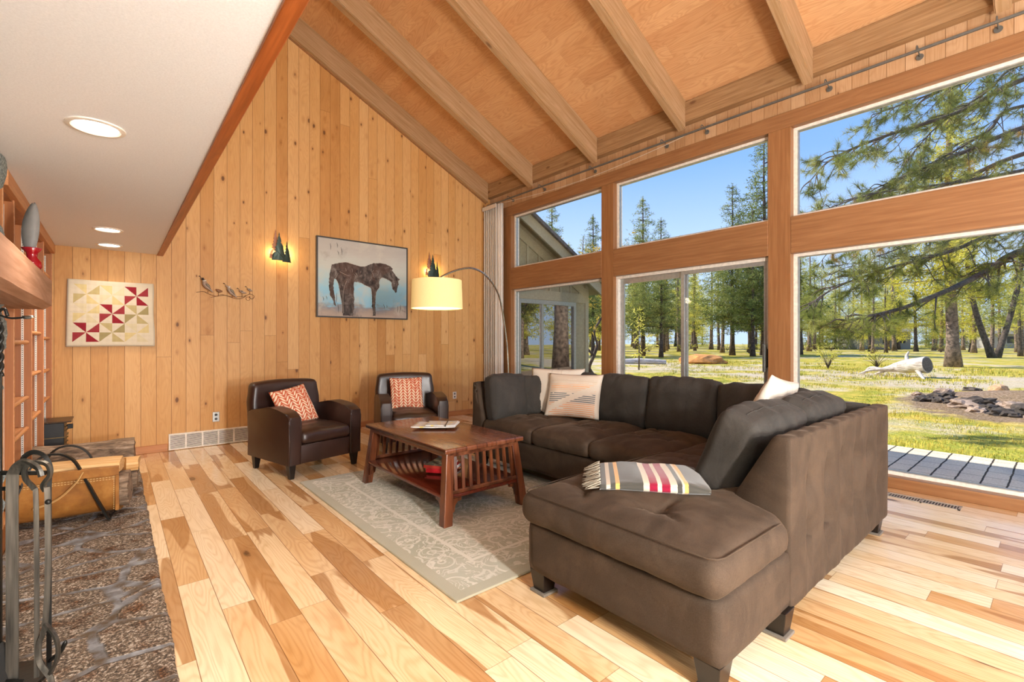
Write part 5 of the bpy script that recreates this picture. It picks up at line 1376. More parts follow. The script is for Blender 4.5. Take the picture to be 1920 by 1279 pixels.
log('split pale log sticking out behind the leather carrier on the hearth', (-.03, 4.80, HB+.21), math.radians(-6), .36, .075, M['split'], True, 2)
log('lower bark log supporting the split pale log behind the carrier', (-.05, 4.82, HB+.085), math.radians(-4), .38, .078, M['bark'], False, 3)
log('pale split log lying on top inside the leather carrier', (-.21, 4.31, HB+.325), math.radians(-8), .50, .075, M['split'], True, 4)
log('fat speckled log filling the bottom of the leather carrier', (-.195, 4.30, HB+.155), math.radians(-8), .56, .118, M['bark'], False, 5)

# ------------------------------------------------------------------ fireplace tools
T = thing('fireplace_tool_stand', 'black wrought iron fireplace tool stand with a twisted pole at the left edge', 'tool stand')
px_, py_ = -.299, 2.351
b = BM(); lathe(b, [(.001, 0), (.12, 0), (.12, .012), (.02, .02), (.001, .02)], 24, (px_, py_, HB)); obj('stand_base', b, M['black_iron'], T)
b = BM()
for ph in (0, PI):
    P = [(px_+.0055*math.cos(ph+k*.75), py_+.0055*math.sin(ph+k*.75), 1.13+.185*k/24) for k in range(25)]
    tube(b, P, .0058, 8)
tube(b, [(px_, py_, HB+.01), (px_, py_, 1.14)], .0065, 10)
tube(b, smoothpath([(px_, py_, 1.31), (px_-.004, py_, 1.345), (px_+.012, py_-.01, 1.36), (px_+.02, py_-.015, 1.335)], 4), .005, 8)
obj('twisted_pole', b, M['black_iron'], T, smooth=True)
b = BM(); tube(b, smoothpath([(px_, py_, 1.338), (px_+.03, py_-.025, 1.328), (px_+.075, py_-.06, 1.332)], 4), .0035, 6); obj('hook_arm', b, M['black_iron'], T, smooth=True)
b = BM(); tube(b, [(px_+.062, py_-.05, 1.331), (px_+.078, py_-.063, 1.332), (px_+.088, py_-.071, 1.333)], [.006, .007, .004], 8); obj('hook_tip', b, M['steel'], T, smooth=True)
b = BM(); tube(b, [(px_, py_, .745), (px_+.05, py_-.04, .75)], .007, 8); tube(b, [(px_, py_, .80), (px_+.12, py_-.10, .80)], .008, 8); obj('hanger_arm', b, M['black_iron'], T, smooth=True)
n = N('burnished_flat_iron'); f1 = n.noise(n.mp(n.coord(), (90, 90, 5)), 1.0, 3); n.bs(color=n.ramp(f1, [(.3, L('3c3934')), (.7, L('6a655c'))]), rough=.42, metal=.75); M['flat_iron'] = n.mat
# shovel: broad flat bar curling over at the top
T = thing('fireplace_shovel', 'flat iron fireplace shovel with a broad bar curling over at the top', 'fireplace tool')
b = BM(); x, y = -.262, 2.285; tube(b, smoothpath([(x, y, .11), (x, y, .5), (x, y, .76), (x+.006, y-.005, .815), (x+.034, y-.028, .842), (x+.064, y-.052, .825), (x+.074, y-.060, .795)], 6), 1.0, flat=(.010, .030)); obj('shaft', b, M['flat_iron'], T)
b = BM(); hexa(b, [(x-.05, y-.02, HB+.01), (x+.05, y-.10, HB+.01), (x+.055, y-.09, HB+.015), (x-.045, y-.01, HB+.015), (x-.03, y+.0, .12), (x+.03, y-.05, .12), (x+.032, y-.045, .125), (x-.028, y+.005, .125)]); obj('shovel_blade', b, M['black_iron'], T)
T = thing('fireplace_poker', 'iron fireplace poker with a shepherd crook top, behind the tongs', 'fireplace tool')
b = BM(); x, y = -.175, 2.30; tube(b, smoothpath([(x, y, .10), (x, y, .5), (x, y, .74), (x+.004, y, .80), (x-.01, y+.008, .845), (x-.04, y+.03, .862), (x-.066, y+.05, .845), (x-.072, y+.056, .815)], 6), 1.0, flat=(.011, .013)); obj('shaft', b, M['black_iron'], T)
b = BM(); tube(b, smoothpath([(x, y, .13), (x+.03, y-.02, .16), (x+.045, y-.035, .20)], 4), [.007]*8+[.003], 8); obj('poker_barb', b, M['black_iron'], T, smooth=True)
T = thing('fireplace_tongs', 'iron fireplace tongs with a keyhole loop handle and bowed jaws', 'fireplace tool')
x, y = -.196, 2.235
b = BM(); tube(b, smoothpath([(x-.004, y+.003, .12), (x-.004, y+.003, .45), (x-.006, y+.004, .72), (x-.012, y+.01, .755), (x-.032, y+.027, .785), (x-.034, y+.029, .82), (x-.01, y+.008, .842), (x+.022, y-.019, .835), (x+.030, y-.025, .80), (x+.012, y-.010, .765), (x+.018, y-.015, .745)], 6), 1.0, flat=(.009, .013)); obj('fixed_arm', b, M['flat_iron'], T)
b = BM(); tube(b, smoothpath([(x+.022, y-.018, .758), (x+.024, y-.02, .70), (x+.024, y-.02, .45), (x+.016, y-.013, .29), (x+.002, y-.002, .23), (x+.004, y-.004, .17), (x+.03, y-.026, .12), (x+.035, y-.03, .09)], 6), 1.0, flat=(.009, .015)); obj('hinged_arm', b, M['flat_iron'], T)
b = BM(); tube(b, smoothpath([(x+.018, y-.015, .30), (x+.045, y-.038, .25), (x+.050, y-.042, .19), (x+.03, y-.026, .13)], 6), 1.0, flat=(.008, .011)); obj('jaw', b, M['flat_iron'], T)
b = BM(); bmesh.ops.create_uvsphere(b, u_segments=10, v_segments=6, radius=.009, matrix=Matrix.Translation((x+.026, y-.026, .71))); obj('rivet', b, M['black_iron'], T, smooth=True)
T = thing('fireplace_brush', 'round-topped black iron fireplace brush hanging at the left edge', 'fireplace tool')
x, y = -.300, 2.31
b = BM(); tube(b, [(x, y, .22), (x, y, .77), (x, y, .80), (x, y, .812)], [.011, .011, .010, .004], 10); obj('shaft', b, M['black_iron'], T, smooth=True)
b = BM(); lathe(b, [(.012, .24), (.03, .22), (.045, .10), (.04, .085)], 16, (x, y, 0)); obj('bristles', b, plain('black_bristle', '1c1a18', .95), T, smooth=True)
# ------------------------------------------------------------------ outdoors: ground
GZ = -.10
n = N('meadow_ground'); co = n.coord(); x = n.sep(co)
f1 = n.noise(co, .35, 4, .6); f2 = n.noise(co, 2.2, 4, .65); f3 = n.noise(co, 22, 3, .7); f4 = n.noise(n.mp(co, (1, 1, 1), loc=(40, 7, 0)), .12, 3, .5)
grass = n.ramp(f2, [(.3, L('7e8438')), (.45, L('aaa446')), (.58, L('cfb454')), (.72, L('dcc684'))])
green = n.ramp(f3, [(.3, L('667a2c')), (.5, L('9aa43c')), (.7, L('c8bc66'))])
near = n.m('SUBTRACT', 1.0, n.step(n.m('ADD', x[0], n.m('MULTIPLY', f2, 3.0)), 9.0, 12.5))
c = n.mix(n.m('MULTIPLY', near, .7), grass, green)
dry = n.ramp(f3, [(.3, L('a8967a')), (.5, L('d0bfa0')), (.7, L('f0e6d4'))])
c = n.mix(n.m('MULTIPLY', n.step(f1, .50, .62), .8), c, dry)
# gravel wash
gd = n.m('ABSOLUTE', n.m('SUBTRACT', n.m('ADD', x[0], n.m('MULTIPLY', f2, 2.0)), 22.5)); gv = n.m('MULTIPLY', n.m('SUBTRACT', 1.0, n.step(gd, 3.0, 5.0)), n.step(n.m('ADD', f1, n.m('MULTIPLY', f3, .25)), .52, .62))
c = n.mix(n.m('MULTIPLY', gv, .85), c, n.ramp(f3, [(.3, L('a8957e')), (.6, L('dccab0')), (.75, L('f2e6d2'))]))
# bare soil patch
dx = n.m('DIVIDE', n.m('SUBTRACT', x[0], 14.2), 3.3); dy = n.m('DIVIDE', n.m('SUBTRACT', x[1], .3), 2.3); dd = n.m('ADD', n.m('ADD', n.m('MULTIPLY', dx, dx), n.m('MULTIPLY', dy, dy)), n.m('MULTIPLY', n.m('SUBTRACT', f2, .5), 1.2))
c = n.mix(n.m('MULTIPLY', n.m('SUBTRACT', 1.0, n.step(dd, .7, 1.1)), .9), c, n.ramp(f3, [(.3, L('5f4a3c')), (.5, L('8d7361')), (.7, L('b69e8c'))]))
n.bs(color=c, rough=.95, spec=.05); n.bump(n.m('ADD', f3, f2), .8, .05); gm = n.mat
b = BM(); NX = 90; G = {}
def gh(x, y):
    h = GZ + .05*noise.noise((x*.25, y*.25, 0))*min(1, max(0, (x-8)/6)) + .25*noise.noise((x*.04, y*.04, 4))*min(1, max(0, (x-25)/20))
    h += .32*math.exp(-(((x-15.2)/1.8)**2+((y-.2)/1.5)**2))
    return h
for i in range(NX+1):
    for j in range(NX+1):
        x = 7.6+190*(i/NX)**2.2; y = -90+200*(j/NX); y = (-90+ (j/NX)*200)
        u = j/NX*2-1; y = 6+ (abs(u)**1.8)*math.copysign(110, u)
        G[i, j] = b.verts.new((x, y, gh(x, y)))
for i in range(NX):
    for j in range(NX): b.faces.new((G[i, j], G[i+1, j], G[i+1, j+1], G[i, j+1]))
o = obj('ground', b, gm, None, smooth=True); o['kind'] = 'structure'
b = BM(); box(b, 5.2, 7.62, -12, 14, GZ-.3, GZ-.012); o = struct('ground_bed', b, gm)
# paving
n = N('concrete_pavers'); co = n.coord(); x = n.sep(co); PWY, PWX = .175, .30
wob = n.noise(co, 6, 3); yy = n.m('ADD', x[1], n.m('MULTIPLY', n.m('SUBTRACT', wob, .5), .02)); xx = n.m('ADD', x[0], n.m('MULTIPLY', n.m('SUBTRACT', wob, .5), .03))
iy = n.m('FLOOR', n.m('DIVIDE', yy, PWY)); fy = n.m('FRACT', n.m('DIVIDE', yy, PWY)); off = n.white(iy, dim='1D'); fx = n.m('FRACT', n.m('ADD', n.m('DIVIDE', xx, PWX), n.m('MULTIPLY', off, .25)))
jy = n.m('SUBTRACT', 1.0, n.step(n.m('MULTIPLY', n.m('SUBTRACT', .5, n.m('ABSOLUTE', n.m('SUBTRACT', fy, .5))), PWY), .004, .010)); jx = n.m('SUBTRACT', 1.0, n.step(n.m('MULTIPLY', n.m('SUBTRACT', .5, n.m('ABSOLUTE', n.m('SUBTRACT', fx, .5))), PWX), .002, .009))
g1 = n.noise(co, 60, 4, .6); c = n.ramp(g1, [(.3, L('cdbfa2')), (.6, L('ece0c6')), (.75, L('faf0dc'))]); c = n.mix(n.m('MULTIPLY', n.noise(co, 1.6, 3), .35), c, L('8d8273'))
j = n.m('MAXIMUM', jy, n.m('MULTIPLY', jx, .7)); n.bs(color=n.mix(j, c, L('38332c')), rough=.85, spec=.2); n.bump(n.m('SUBTRACT', n.m('MULTIPLY', g1, .3), j), .6, .01)
b = BM(); box(b, 5.25, 7.60, -12, 14, GZ-.1, GZ+.015); o = obj('patio_paving', b, n.mat, None); o['kind'] = 'structure'

# grass tufts: nobody could count them
n = N('grass_blades'); oi = n.t.nodes.new('ShaderNodeObjectInfo'); co = n.coord(); f = n.noise(co, .8, 3); g = n.white(n.vm('FLOOR', n.vm('MULTIPLY', co, (9, 9, 0))))
n.bs(color=n.mix(n.m('MULTIPLY', n.step(f, .35, .65), .7), n.ramp(g, [(0, L('7a8c30')), (.6, L('b0ac42')), (1, L('d4c058'))]), n.ramp(g, [(0, L('b8a048')), (1, L('e2ca6a'))])), rough=.8, spec=.1); gb = n.mat
rr = random.Random(11); V, F = [], []
def blade(x, y, z, h, w, a, lean):
    i = len(V); ca, sa = math.cos(a), math.sin(a)
    V.extend([(x-w*ca, y-w*sa, z), (x+w*ca, y+w*sa, z), (x+lean*sa, y-lean*ca, z+h)]); F.append((i, i+1, i+2))
for k in range(9500):
    u = rr.random(); x = 7.7+ (u**1.7)*24; y = rr.uniform(-3, 9)+ (x-8)*rr.uniform(-.15, .62)
    if ((x-14.2)/3.3)**2+((y-.3)/2.3)**2 < 1: continue
    cl = noise.noise((x*.6, y*.6, 2)); 
    if cl < -.12: continue
    hh = (.03+.05*max(0, cl)) * (1+max(0, (x-12)/10)); zz = gh(x, y)
    for q in range(5): blade(x+rr.gauss(0, .05), y+rr.gauss(0, .05), zz-.005, hh*rr.uniform(.6, 1.5), .0018+.00035*x, rr.uniform(0, PI), rr.uniform(-.03, .03))
o = obj('grass', (V, F), gb); tag(o, 'yellow-green meadow grass growing beyond the paving', 'grass', kind='stuff')

# ------------------------------------------------------------------ trees
def leafmat(name, dark, mid, light, trans=.45):
    n = N(name); oi = n.t.nodes.new('ShaderNodeObjectInfo'); co = n.coord(); f = n.noise(co, 1.1, 3); g = n.white(n.vm('FLOOR', n.vm('MULTIPLY', co, (3.5, 3.5, 3.5))))
    v = n.m('ADD', n.m('MULTIPLY', g, .45), n.m('ADD', n.m('MULTIPLY', f, .35), n.m('MULTIPLY', oi.outputs['Random'], .2)))
    c = n.ramp(v, [(.15, L(dark)), (.5, L(mid)), (.85, L(light))])
    n.bs(color=c, rough=.6, spec=.2)
    tr = n.t.nodes.new('ShaderNodeBsdfTranslucent'); n.l(c, tr.inputs[0]); mx = n.t.nodes.new('ShaderNodeMixShader'); mx.inputs[0].default_value = trans
    n.l(n.b.outputs[0], mx.inputs[1]); n.l(tr.outputs[0], mx.inputs[2]); n.l(mx.outputs[0], n.out.inputs[0]); return n.mat
M['needles_y'] = leafmat('sunlit_yellow_green_needles', 'a3a440', 'd8cf58', 'f8ec84', .55)
M['needles_g'] = leafmat('olive_green_needles', '717a3a', 'adb056', 'dcd880', .55)
M['needles_d'] = leafmat('dark_conifer_needles', '55643a', '84904e', 'b8b86c')
M['trunk'] = plain('pine_trunk_bark', '7c6a5c', .9, noise_amt=.35, nscale=7, bump=.8)
M['trunk_d'] = plain('dark_pine_trunk_bark', '51453d', .9, noise_amt=.35, nscale=7, bump=.8)
def clump(V, F, c, s, n_, rr, el=.5, down=0.0):
    for _ in range(n_):
        d = Vector((rr.gauss(0, 1), rr.gauss(0, 1), rr.gauss(0, .75)-down)); d.normalize()
        p = Vector(c)+d*s*rr.uniform(.05, .55); e = d*s*el*rr.uniform(.5, 1.1)
        sd = d.cross(Vector((rr.gauss(0, 1), rr.gauss(0, 1), rr.gauss(0, 1)))).normalized()*s*rr.uniform(.06, .13)
        i = len(V); V.extend([tuple(p-sd*.6), tuple(p+sd*.6), tuple(p+e+sd*.3)]); F.append((i, i+1, i+2))
def crown_conifer(H, z0, R, seed, dens=1.0, mat=None, clumps=13, ragged=.35):
    rr = random.Random(seed); V, F = [], []; b = BM()
    z = z0
    while z < H:
        f = (z-z0)/(H-z0); rad = R*(1-f)**.85*rr.uniform(1-ragged, 1+ragged*.5)+.15
        nb = max(3, int(6*dens*(1-f*.4)))
        for k in range(nb):
            a = rr.uniform(0, 2*PI); L_ = rad*rr.uniform(.5, 1.05); rise = rr.uniform(-.12, .18)*L_
            end = Vector((math.cos(a)*L_, math.sin(a)*L_, z+rise))
            if rr.random() < .5: tube(b, [(0, 0, z-.1), tuple(end*.5+Vector((0, 0, z*.5-.05))), tuple(end)], [.03, .018, .006], 4, caps=False)
            m_ = max(1, int(L_/.42))
            for q in range(m_):
                t_ = (q+.8)/m_; c = Vector((0, 0, z)).lerp(end, t_)+Vector((rr.gauss(0, .12), rr.gauss(0, .12), rr.gauss(0, .08)))
                clump(V, F, c, .42+.10*R/2*(1-f), clumps, rr)
        z += .30+.25*(1-f)*rr.uniform(.6, 1.3)
    clump(V, F, (0, 0, H), .3, clumps, rr, down=-1)
    return V, F, b
def trunk_bm(H, r, bend, seed, rt=.15):
    rr = random.Random(seed); b = BM(); n_ = 12; P = []
    for i in range(n_+1):
        f = i/n_; P.append((bend*math.sin(f*PI)*1.0+.05*noise.noise((f*3, seed, 0)), bend*.4*f+.05*noise.noise((f*3, seed, 9)), H*f))
    tube(b, P, [r*(1.0 if i else 1.45)*(1-(1-rt)*(i/n_)) for i in range(n_+1)], 10); return b
PROTO = []
def proto(label, H, z0, R, r, bend, seed, mat, tm, dens=1.0, clumps=19, ragged=.35, group='pine trees of the wood'):
    t = thing('pine_tree', label, 'tree', (0, 0, 0), 0, group)
    obj('trunk', trunk_bm(H, r, bend, seed), tm, t, smooth=True)
    V, F, b = crown_conifer(H, z0, R, seed, dens, mat, clumps, ragged)
    obj('branches', b, tm, t); obj('needles', (V, F), mat, t); return t
def D_(x): return math.hypot(x[0], x[1])
TREES = [(51.0, 16.7), (90.1, 27.5), (76.0, 17.6), (61.0, 13.2), (63.9, 13.6), (87.9, 17.2), (79.3, 14.8), (73.7, 11.7), (99.1, 13.4), (84.1, 10.8), (32.4, 3.7), (75.2, 7.1), (70.0, 6.4), (56.5, 4.1), (58.9, 3.8), (73.1, 3.0),
         (37.7, 23.7), (56.1, 34.5), (48.2, 30.0), (38.5, 27.3), (40.3, 28.2), (36.5, 24.7), (74.4, 40.8), (80.2, 43.3), (72.0, 36.3), (68.7, 33.4), (40.8, 19.1), (47.6, 22.0), (58.3, 24.7), (42.4, 17.8), (30.1, 24.7)]
A_ = proto('slender lodgepole pine with a bright yellow-green crown, beyond the meadow', 11.5, 3.2, 2.6, .19, .15, 21, M['needles_y'], M['trunk_d'], 1.0)
B_ = proto('straight pine with an olive crown and bare lower trunk, beyond the meadow', 12.5, 4.0, 2.9, .22, -.2, 22, M['needles_g'], M['trunk'], .9)
C_ = proto('bushy pine with low yellow-green branches, beyond the meadow', 10.0, 1.8, 3.1, .20, .1, 23, M['needles_y'], M['trunk'], 1.1)
D__ = proto('pointed dark conifer rising above the wood into the sky', 16.0, 3.0, 4.1, .22, .0, 24, M['needles_d'], M['trunk_d'], 1.7, 20, .3)
E_ = proto('bushy pine with branches low to the ground, at the far edge', 8.0, .2, 2.8, .15, 0, 25, M['needles_g'], M['trunk'], 1.3)
protos = [A_, B_, C_]; used = {id(E_): 0, id(A_): 0, id(B_): 0, id(C_): 0, id(D__): 0}
def depth(x, y): return .6461*x+.7633*y
TAKEN = []
def plant(P, x, y, s, label=None):
    if any((x-a)**2+(y-c)**2 < 9.0 for a, c in TAKEN): return None
    TAKEN.append((x, y))
    z = gh(x, y)-.05
    if not used[id(P)]:
        used[id(P)] = 1; P.location = (x, y, z); P.rotation_euler.z = random.uniform(0, 6); P.scale = (s, s, s)
        if label: P['label'] = label
        return P
    return dup(P, (x, y, z), random.uniform(0, 6), label or P['label'], (s, s, s))
rt = random.Random(5)
lab = lambda P: P['label']
# sky-piercing conifers
for (x, y, H) in ((38.6, 26.2, 15.2), (36.0, 22.6, 12.0), (45.2, 20.7, 16.4), (47.5, 18.7, 21.0), (32.0, 31.9, 14.6), (33.8, 30.4, 15.4), (31.4, 26.3, 12.2), (37.2, 27.5, 12.0), (43.5, 18.1, 13.2), (28.0, 30.0, 11.6), (30.0, 33.0, 13.4)):
    plant(D__, x, y, H/16.0)
for k, (x, y) in enumerate(TREES):
    if (x, y) == (32.4, 3.7): continue
    P = protos[[0, 1, 2, 1, 0, 2, 1][k % 7]]; d = depth(x, y)
    top = 1.25 + (641-rt.uniform(462, 500))/880*d            # keep crowns below the rail of the upper windows
    s = max(.75, min(1.75, top/ (11.5 if P is A_ else 12.5 if P is B_ else 10.0)))
    plant(P, x, y, s)
for k in range(84):
    az = math.radians(rt.uniform(-62, -1)) ; r_ = rt.uniform(52, 120)
    ang = math.radians(90)+az; x, y = r_*math.cos(az+math.radians(60)), r_*math.sin(az+math.radians(60))
    a = math.radians(rt.uniform(-6, 52)); x, y = r_*math.cos(a), r_*math.sin(a)
    P = protos[k % 3]; d = depth(x, y); top = 1.25+(641-rt.uniform(458, 520))/880*d
    plant(P, x, y, max(.7, min(1.9, top/11.5)))
for k in range(46):                                # the far edge of the wood, with branches low to the ground
    a = math.radians(rt.uniform(-8, 54)); r_ = rt.uniform(95, 150); x, y = r_*math.cos(a), r_*math.sin(a)
    plant(E_, x, y, rt.uniform(.9, 1.5))
for k in range(34):                                # the same wood continues to the right of the view
    a = math.radians(rt.uniform(-62, -14)); r_ = rt.uniform(34, 100); x, y = 6+r_*math.cos(a), 5+r_*math.sin(a)
    plant(protos[k % 3], x, y, rt.uniform(.9, 1.3))
# the big trunk in front of the wood
t = thing('large_ponderosa_pine', 'large pine with a thick pale-brown trunk just right of the fallen log', 'tree', (32.4, 3.7, gh(32.4, 3.7)-.05), .7)
obj('trunk', trunk_bm(15, .27, .25, 31, .3), M['trunk'], t, smooth=True)
V, F, b = crown_conifer(15, 3.6, 3.6, 32, 1.3, None, 26, .4); obj('branches', b, M['trunk'], t); obj('needles', (V, F), M['needles_y'], t)
# leaning pair to the right
def leaner(x, y, H, lean, label, bend):
    t = thing('leaning_pine', label, 'tree', (x, y, gh(x, y)-.05), 0)
    b = BM(); P = [(lean[0]*f+bend*math.sin(f*PI)*.763, lean[1]*f-bend*math.sin(f*PI)*.646, H*f) for f in [i/10 for i in range(11)]]
    tube(b, P, [.23*(1.3 if i == 0 else 1)*(1-.05*i) for i in range(11)], 10); obj('trunk', b, M['trunk_d'], t, smooth=True)
    V, F, b = crown_conifer(H, 4.5, 2.6, int(x*10), .9, None, 12); V = [(v[0]+lean[0]*v[2]/H, v[1]+lean[1]*v[2]/H, v[2]) for v in V]
    obj('needles', (V, F), M['needles_g'], t); b.free()
leaner(54.5, 3.9, 9.5, (-1.6, 1.4), 'dark pine trunk curving left out of the base of a leaning pair', -.5)
leaner(55.2, 3.7, 9.5, (1.8, -1.5), 'dark pine trunk leaning right, partner of the curving one', .3)
# trees seen mirrored in the glass of the wing and to the sides
for k, (x, y) in enumerate(((19, -9), (24, -14), (17, -18), (30, -6), (27, -22), (34, -16), (22, -27), (40, -10), (14, -26), (36, -30))):
    plant(protos[k % 3], x, y, rt.uniform(.8, 1.1))
for k, (x, y) in enumerate(((24, 40), (17, 44), (28, 46), (12, 50), (20, 36), (36, 44), (14, 38))):
    plant(protos[k % 3], x, y, rt.uniform(.8, 1.05))
# sapling and crooked dark tree close to the wing
t = thing('pine_sapling', 'thin young pine sapling standing alone in the meadow beyond the sliding door', 'sapling', (18.4, 12.7, gh(18.4, 12.7)-.02), 0)
b = BM(); tube(b, [(0, 0, 0), (.02, 0, 1.0), (0, .02, 2.6)], [.035, .028, .01], 8); obj('trunk', b, M['trunk_d'], t, smooth=True)
V, F, b = crown_conifer(2.7, .8, .75, 41, .8, None, 10); b.free(); V = [(v[0], v[1], v[2]) for v in V]; obj('needles', (V, F), M['needles_y'], t)
t = thing('crooked_shrub_tree', 'small crooked dark tree beside the corner of the grey wing', 'tree', (9.85, 8.25, GZ), 0)
b = BM(); tube(b, smoothpath([(0, 0, 0), (.05, 0, .35), (-.10, .05, .62), (-.02, -.04, .95), (.10, -.05, 1.25), (.05, 0, 1.6), (.25, -.1, 2.0)], 4), [.055]*8+[.045]*8+[.03]*8+[.02], 8)
tube(b, smoothpath([(-.02, -.04, .95), (-.15, .1, 1.2), (-.12, .12, 1.5), (-.3, .2, 1.9)], 4), [.03]*6+[.02]*6+[.01], 6); obj('trunk', b, M['trunk_d'], t, smooth=True)
V, F = [], []; rr = random.Random(8)
for k in range(46): clump(V, F, (rr.gauss(.1, .42), rr.gauss(0, .42), rr.uniform(1.6, 4.2)), .30, 12, rr)
obj('leaves', (V, F), leafmat('amber_leaves', '8d7a30', 'c6a848', 'e8cf74'), t)

# say which tree is which by the window it shows in and its order there
ORD = ['first', 'second', 'third', 'fourth', 'fifth', 'sixth', 'seventh', 'eighth', 'ninth', 'tenth', 'eleventh', 'twelfth', 'thirteenth', 'fourteenth', 'fifteenth', 'sixteenth', 'seventeenth', 'eighteenth', 'nineteenth', 'twentieth']
ORD += ['twenty-'+w_ for w_ in ORD[:9]]+['thirtieth']+['thirty-'+w_ for w_ in ORD[:9]]+['fortieth']+['forty-'+w_ for w_ in ORD[:9]]+['fiftieth']+['fifty-'+w_ for w_ in ORD[:9]]+['sixtieth']+['sixty-'+w_ for w_ in ORD[:9]]
KIND = {'slender': 'slender yellow-green pine', 'straight': 'straight olive pine', 'bushy': 'bushy low-branched pine', 'pointed': 'pointed conifer against the sky'}
bins = {}
for o_ in list(COL.objects):
    if o_.type == 'EMPTY' and o_.get('group') == 'pine trees of the wood':
        d_ = depth(o_.location.x, o_.location.y); ax_ = (.7633*o_.location.x-.6461*o_.location.y)/max(d_, .1)
        reg = ('left window' if ax_ < .205 else 'left door pane' if ax_ < .37 else 'right door pane' if ax_ < .57 else 'large right window' if ax_ < 1.09 else 'trees right of the view') if d_ > 0 and ax_ > 0 else 'trees left of the view'
        bins.setdefault((reg, o_['label'].split()[0]), []).append((ax_, o_))
for (reg, kd), l_ in bins.items():
    for q, (_, o_) in enumerate(sorted(l_, key=lambda e: e[0])):
        o_['label'] = '%s, %s from left among such in the %s' % (KIND[kd], ORD[q], reg) if 'trees' not in reg else '%s, %s of its kind among the %s' % (KIND[kd], ORD[q], reg)
# ------------------------------------------------------------------ the near pine whose limbs hang in front of the windows
t = thing('near_ponderosa_pine', 'nearby pine whose long needled limbs hang across the right-hand windows', 'tree', (15.38, -1.5, GZ-.05), 0)
b = BM(); tube(b, [(0, 0, 0), (.05, 0, 2), (0, .05, 5), (.05, 0, 9), (0, 0, 13)], [.42, .32, .29, .22, .08], 14); obj('trunk', b, M['trunk'], t, smooth=True)
LIMBS = [
 ([(14.26,-0.94,3.58),(11.83,0.47,2.79),(11.13,0.80,2.46),(10.38,1.17,2.12),(9.53,1.63,1.79),(8.90,1.90,1.65),(8.44,2.16,1.56)], .075, .55),
 ([(14.77,-0.97,3.86),(12.28,0.61,3.26),(10.89,1.26,2.79),(10.18,1.60,2.59),(9.33,1.92,2.37),(8.52,2.36,2.05),(8.06,2.61,1.71)], .045, 1.0),
 ([(15.3,-1.33,6.27),(12.72,0.50,5.17),(11.55,1.23,4.60),(10.56,1.80,4.15),(9.61,2.35,3.53),(8.83,2.75,3.12)], .05, 1.1),
 ([(15.3,-1.33,7.19),(12.72,0.50,6.05),(11.55,1.23,5.36),(10.21,2.10,4.80),(9.33,2.58,4.35),(8.91,2.81,3.91)], .05, 1.1),
 ([(15.3,-1.35,5.55),(13.31,0.53,4.84),(12.10,1.29,4.26),(11.21,1.91,3.93),(10.36,2.37,3.58)], .055, 1.0),
 ([(15.10,-0.99,4.74),(13.01,0.51,4.16),(11.97,1.13,3.80),(10.95,1.87,3.34),(9.68,2.68,2.86)], .045, 1.0),
 ([(14.6,-0.75,7.66),(12.57,0.50,6.57),(11.55,1.09,5.88),(10.71,1.54,5.49),(9.89,2.11,5.12)], .045, 1.1),
 ([(15.94,-1.39,6.02),(13.16,0.53,5.71),(12.42,0.95,5.16),(11.39,1.49,4.54),(10.33,2.13,3.99)], .04, 1.1),
 ([(14.74,-1.28,4.97),(12.13,0.48,4.24),(10.86,1.29,3.94),(9.64,2.06,3.70),(8.88,2.57,3.40)], .035, 1.1),
 ([(15.44,-1.02,7.32),(13.31,0.53,6.58),(12.56,0.96,5.96),(11.53,1.50,5.22),(10.95,1.86,4.54)], .035, 1.1),
 ([(14.6,-1.1,4.3),(12.09,0.11,3.41),(10.99,0.79,3.10),(10.05,1.32,2.96),(9.40,1.74,2.69),(8.77,2.14,2.42)], .03, 1.0)]
rl = random.Random(17); BASE = Vector(t.location)
bark2 = plain('grey_brown_twig_bark', '5a4f46', .85, noise_amt=.2, nscale=30, bump=.5)
nm = [leafmat('near_green_needles', '5e6a34', '97a050', 'ccc880', .45), leafmat('near_golden_needles', 'a88a40', 'd0a84c', 'e6cf80', .45)]
def tuft_needles(V, F, p, d, n_, ln, rl):
    d = Vector(d).normalized()
    for _ in range(n_):
        r = Vector((rl.gauss(0, 1), rl.gauss(0, 1), rl.gauss(0, 1))).normalized()
        e = (d*rl.uniform(.15, 1.1)+r*.85).normalized()*ln*rl.uniform(.7, 1.1)
        q = Vector(p)-d*rl.uniform(0, .10); s_ = e.cross(Vector((rl.gauss(0, 1), rl.gauss(0, 1), 1))).normalized()*.0022
        i = len(V); V.extend([tuple(q-s_), tuple(q+s_), tuple(q+e)]); F.append((i, i+1, i+2))
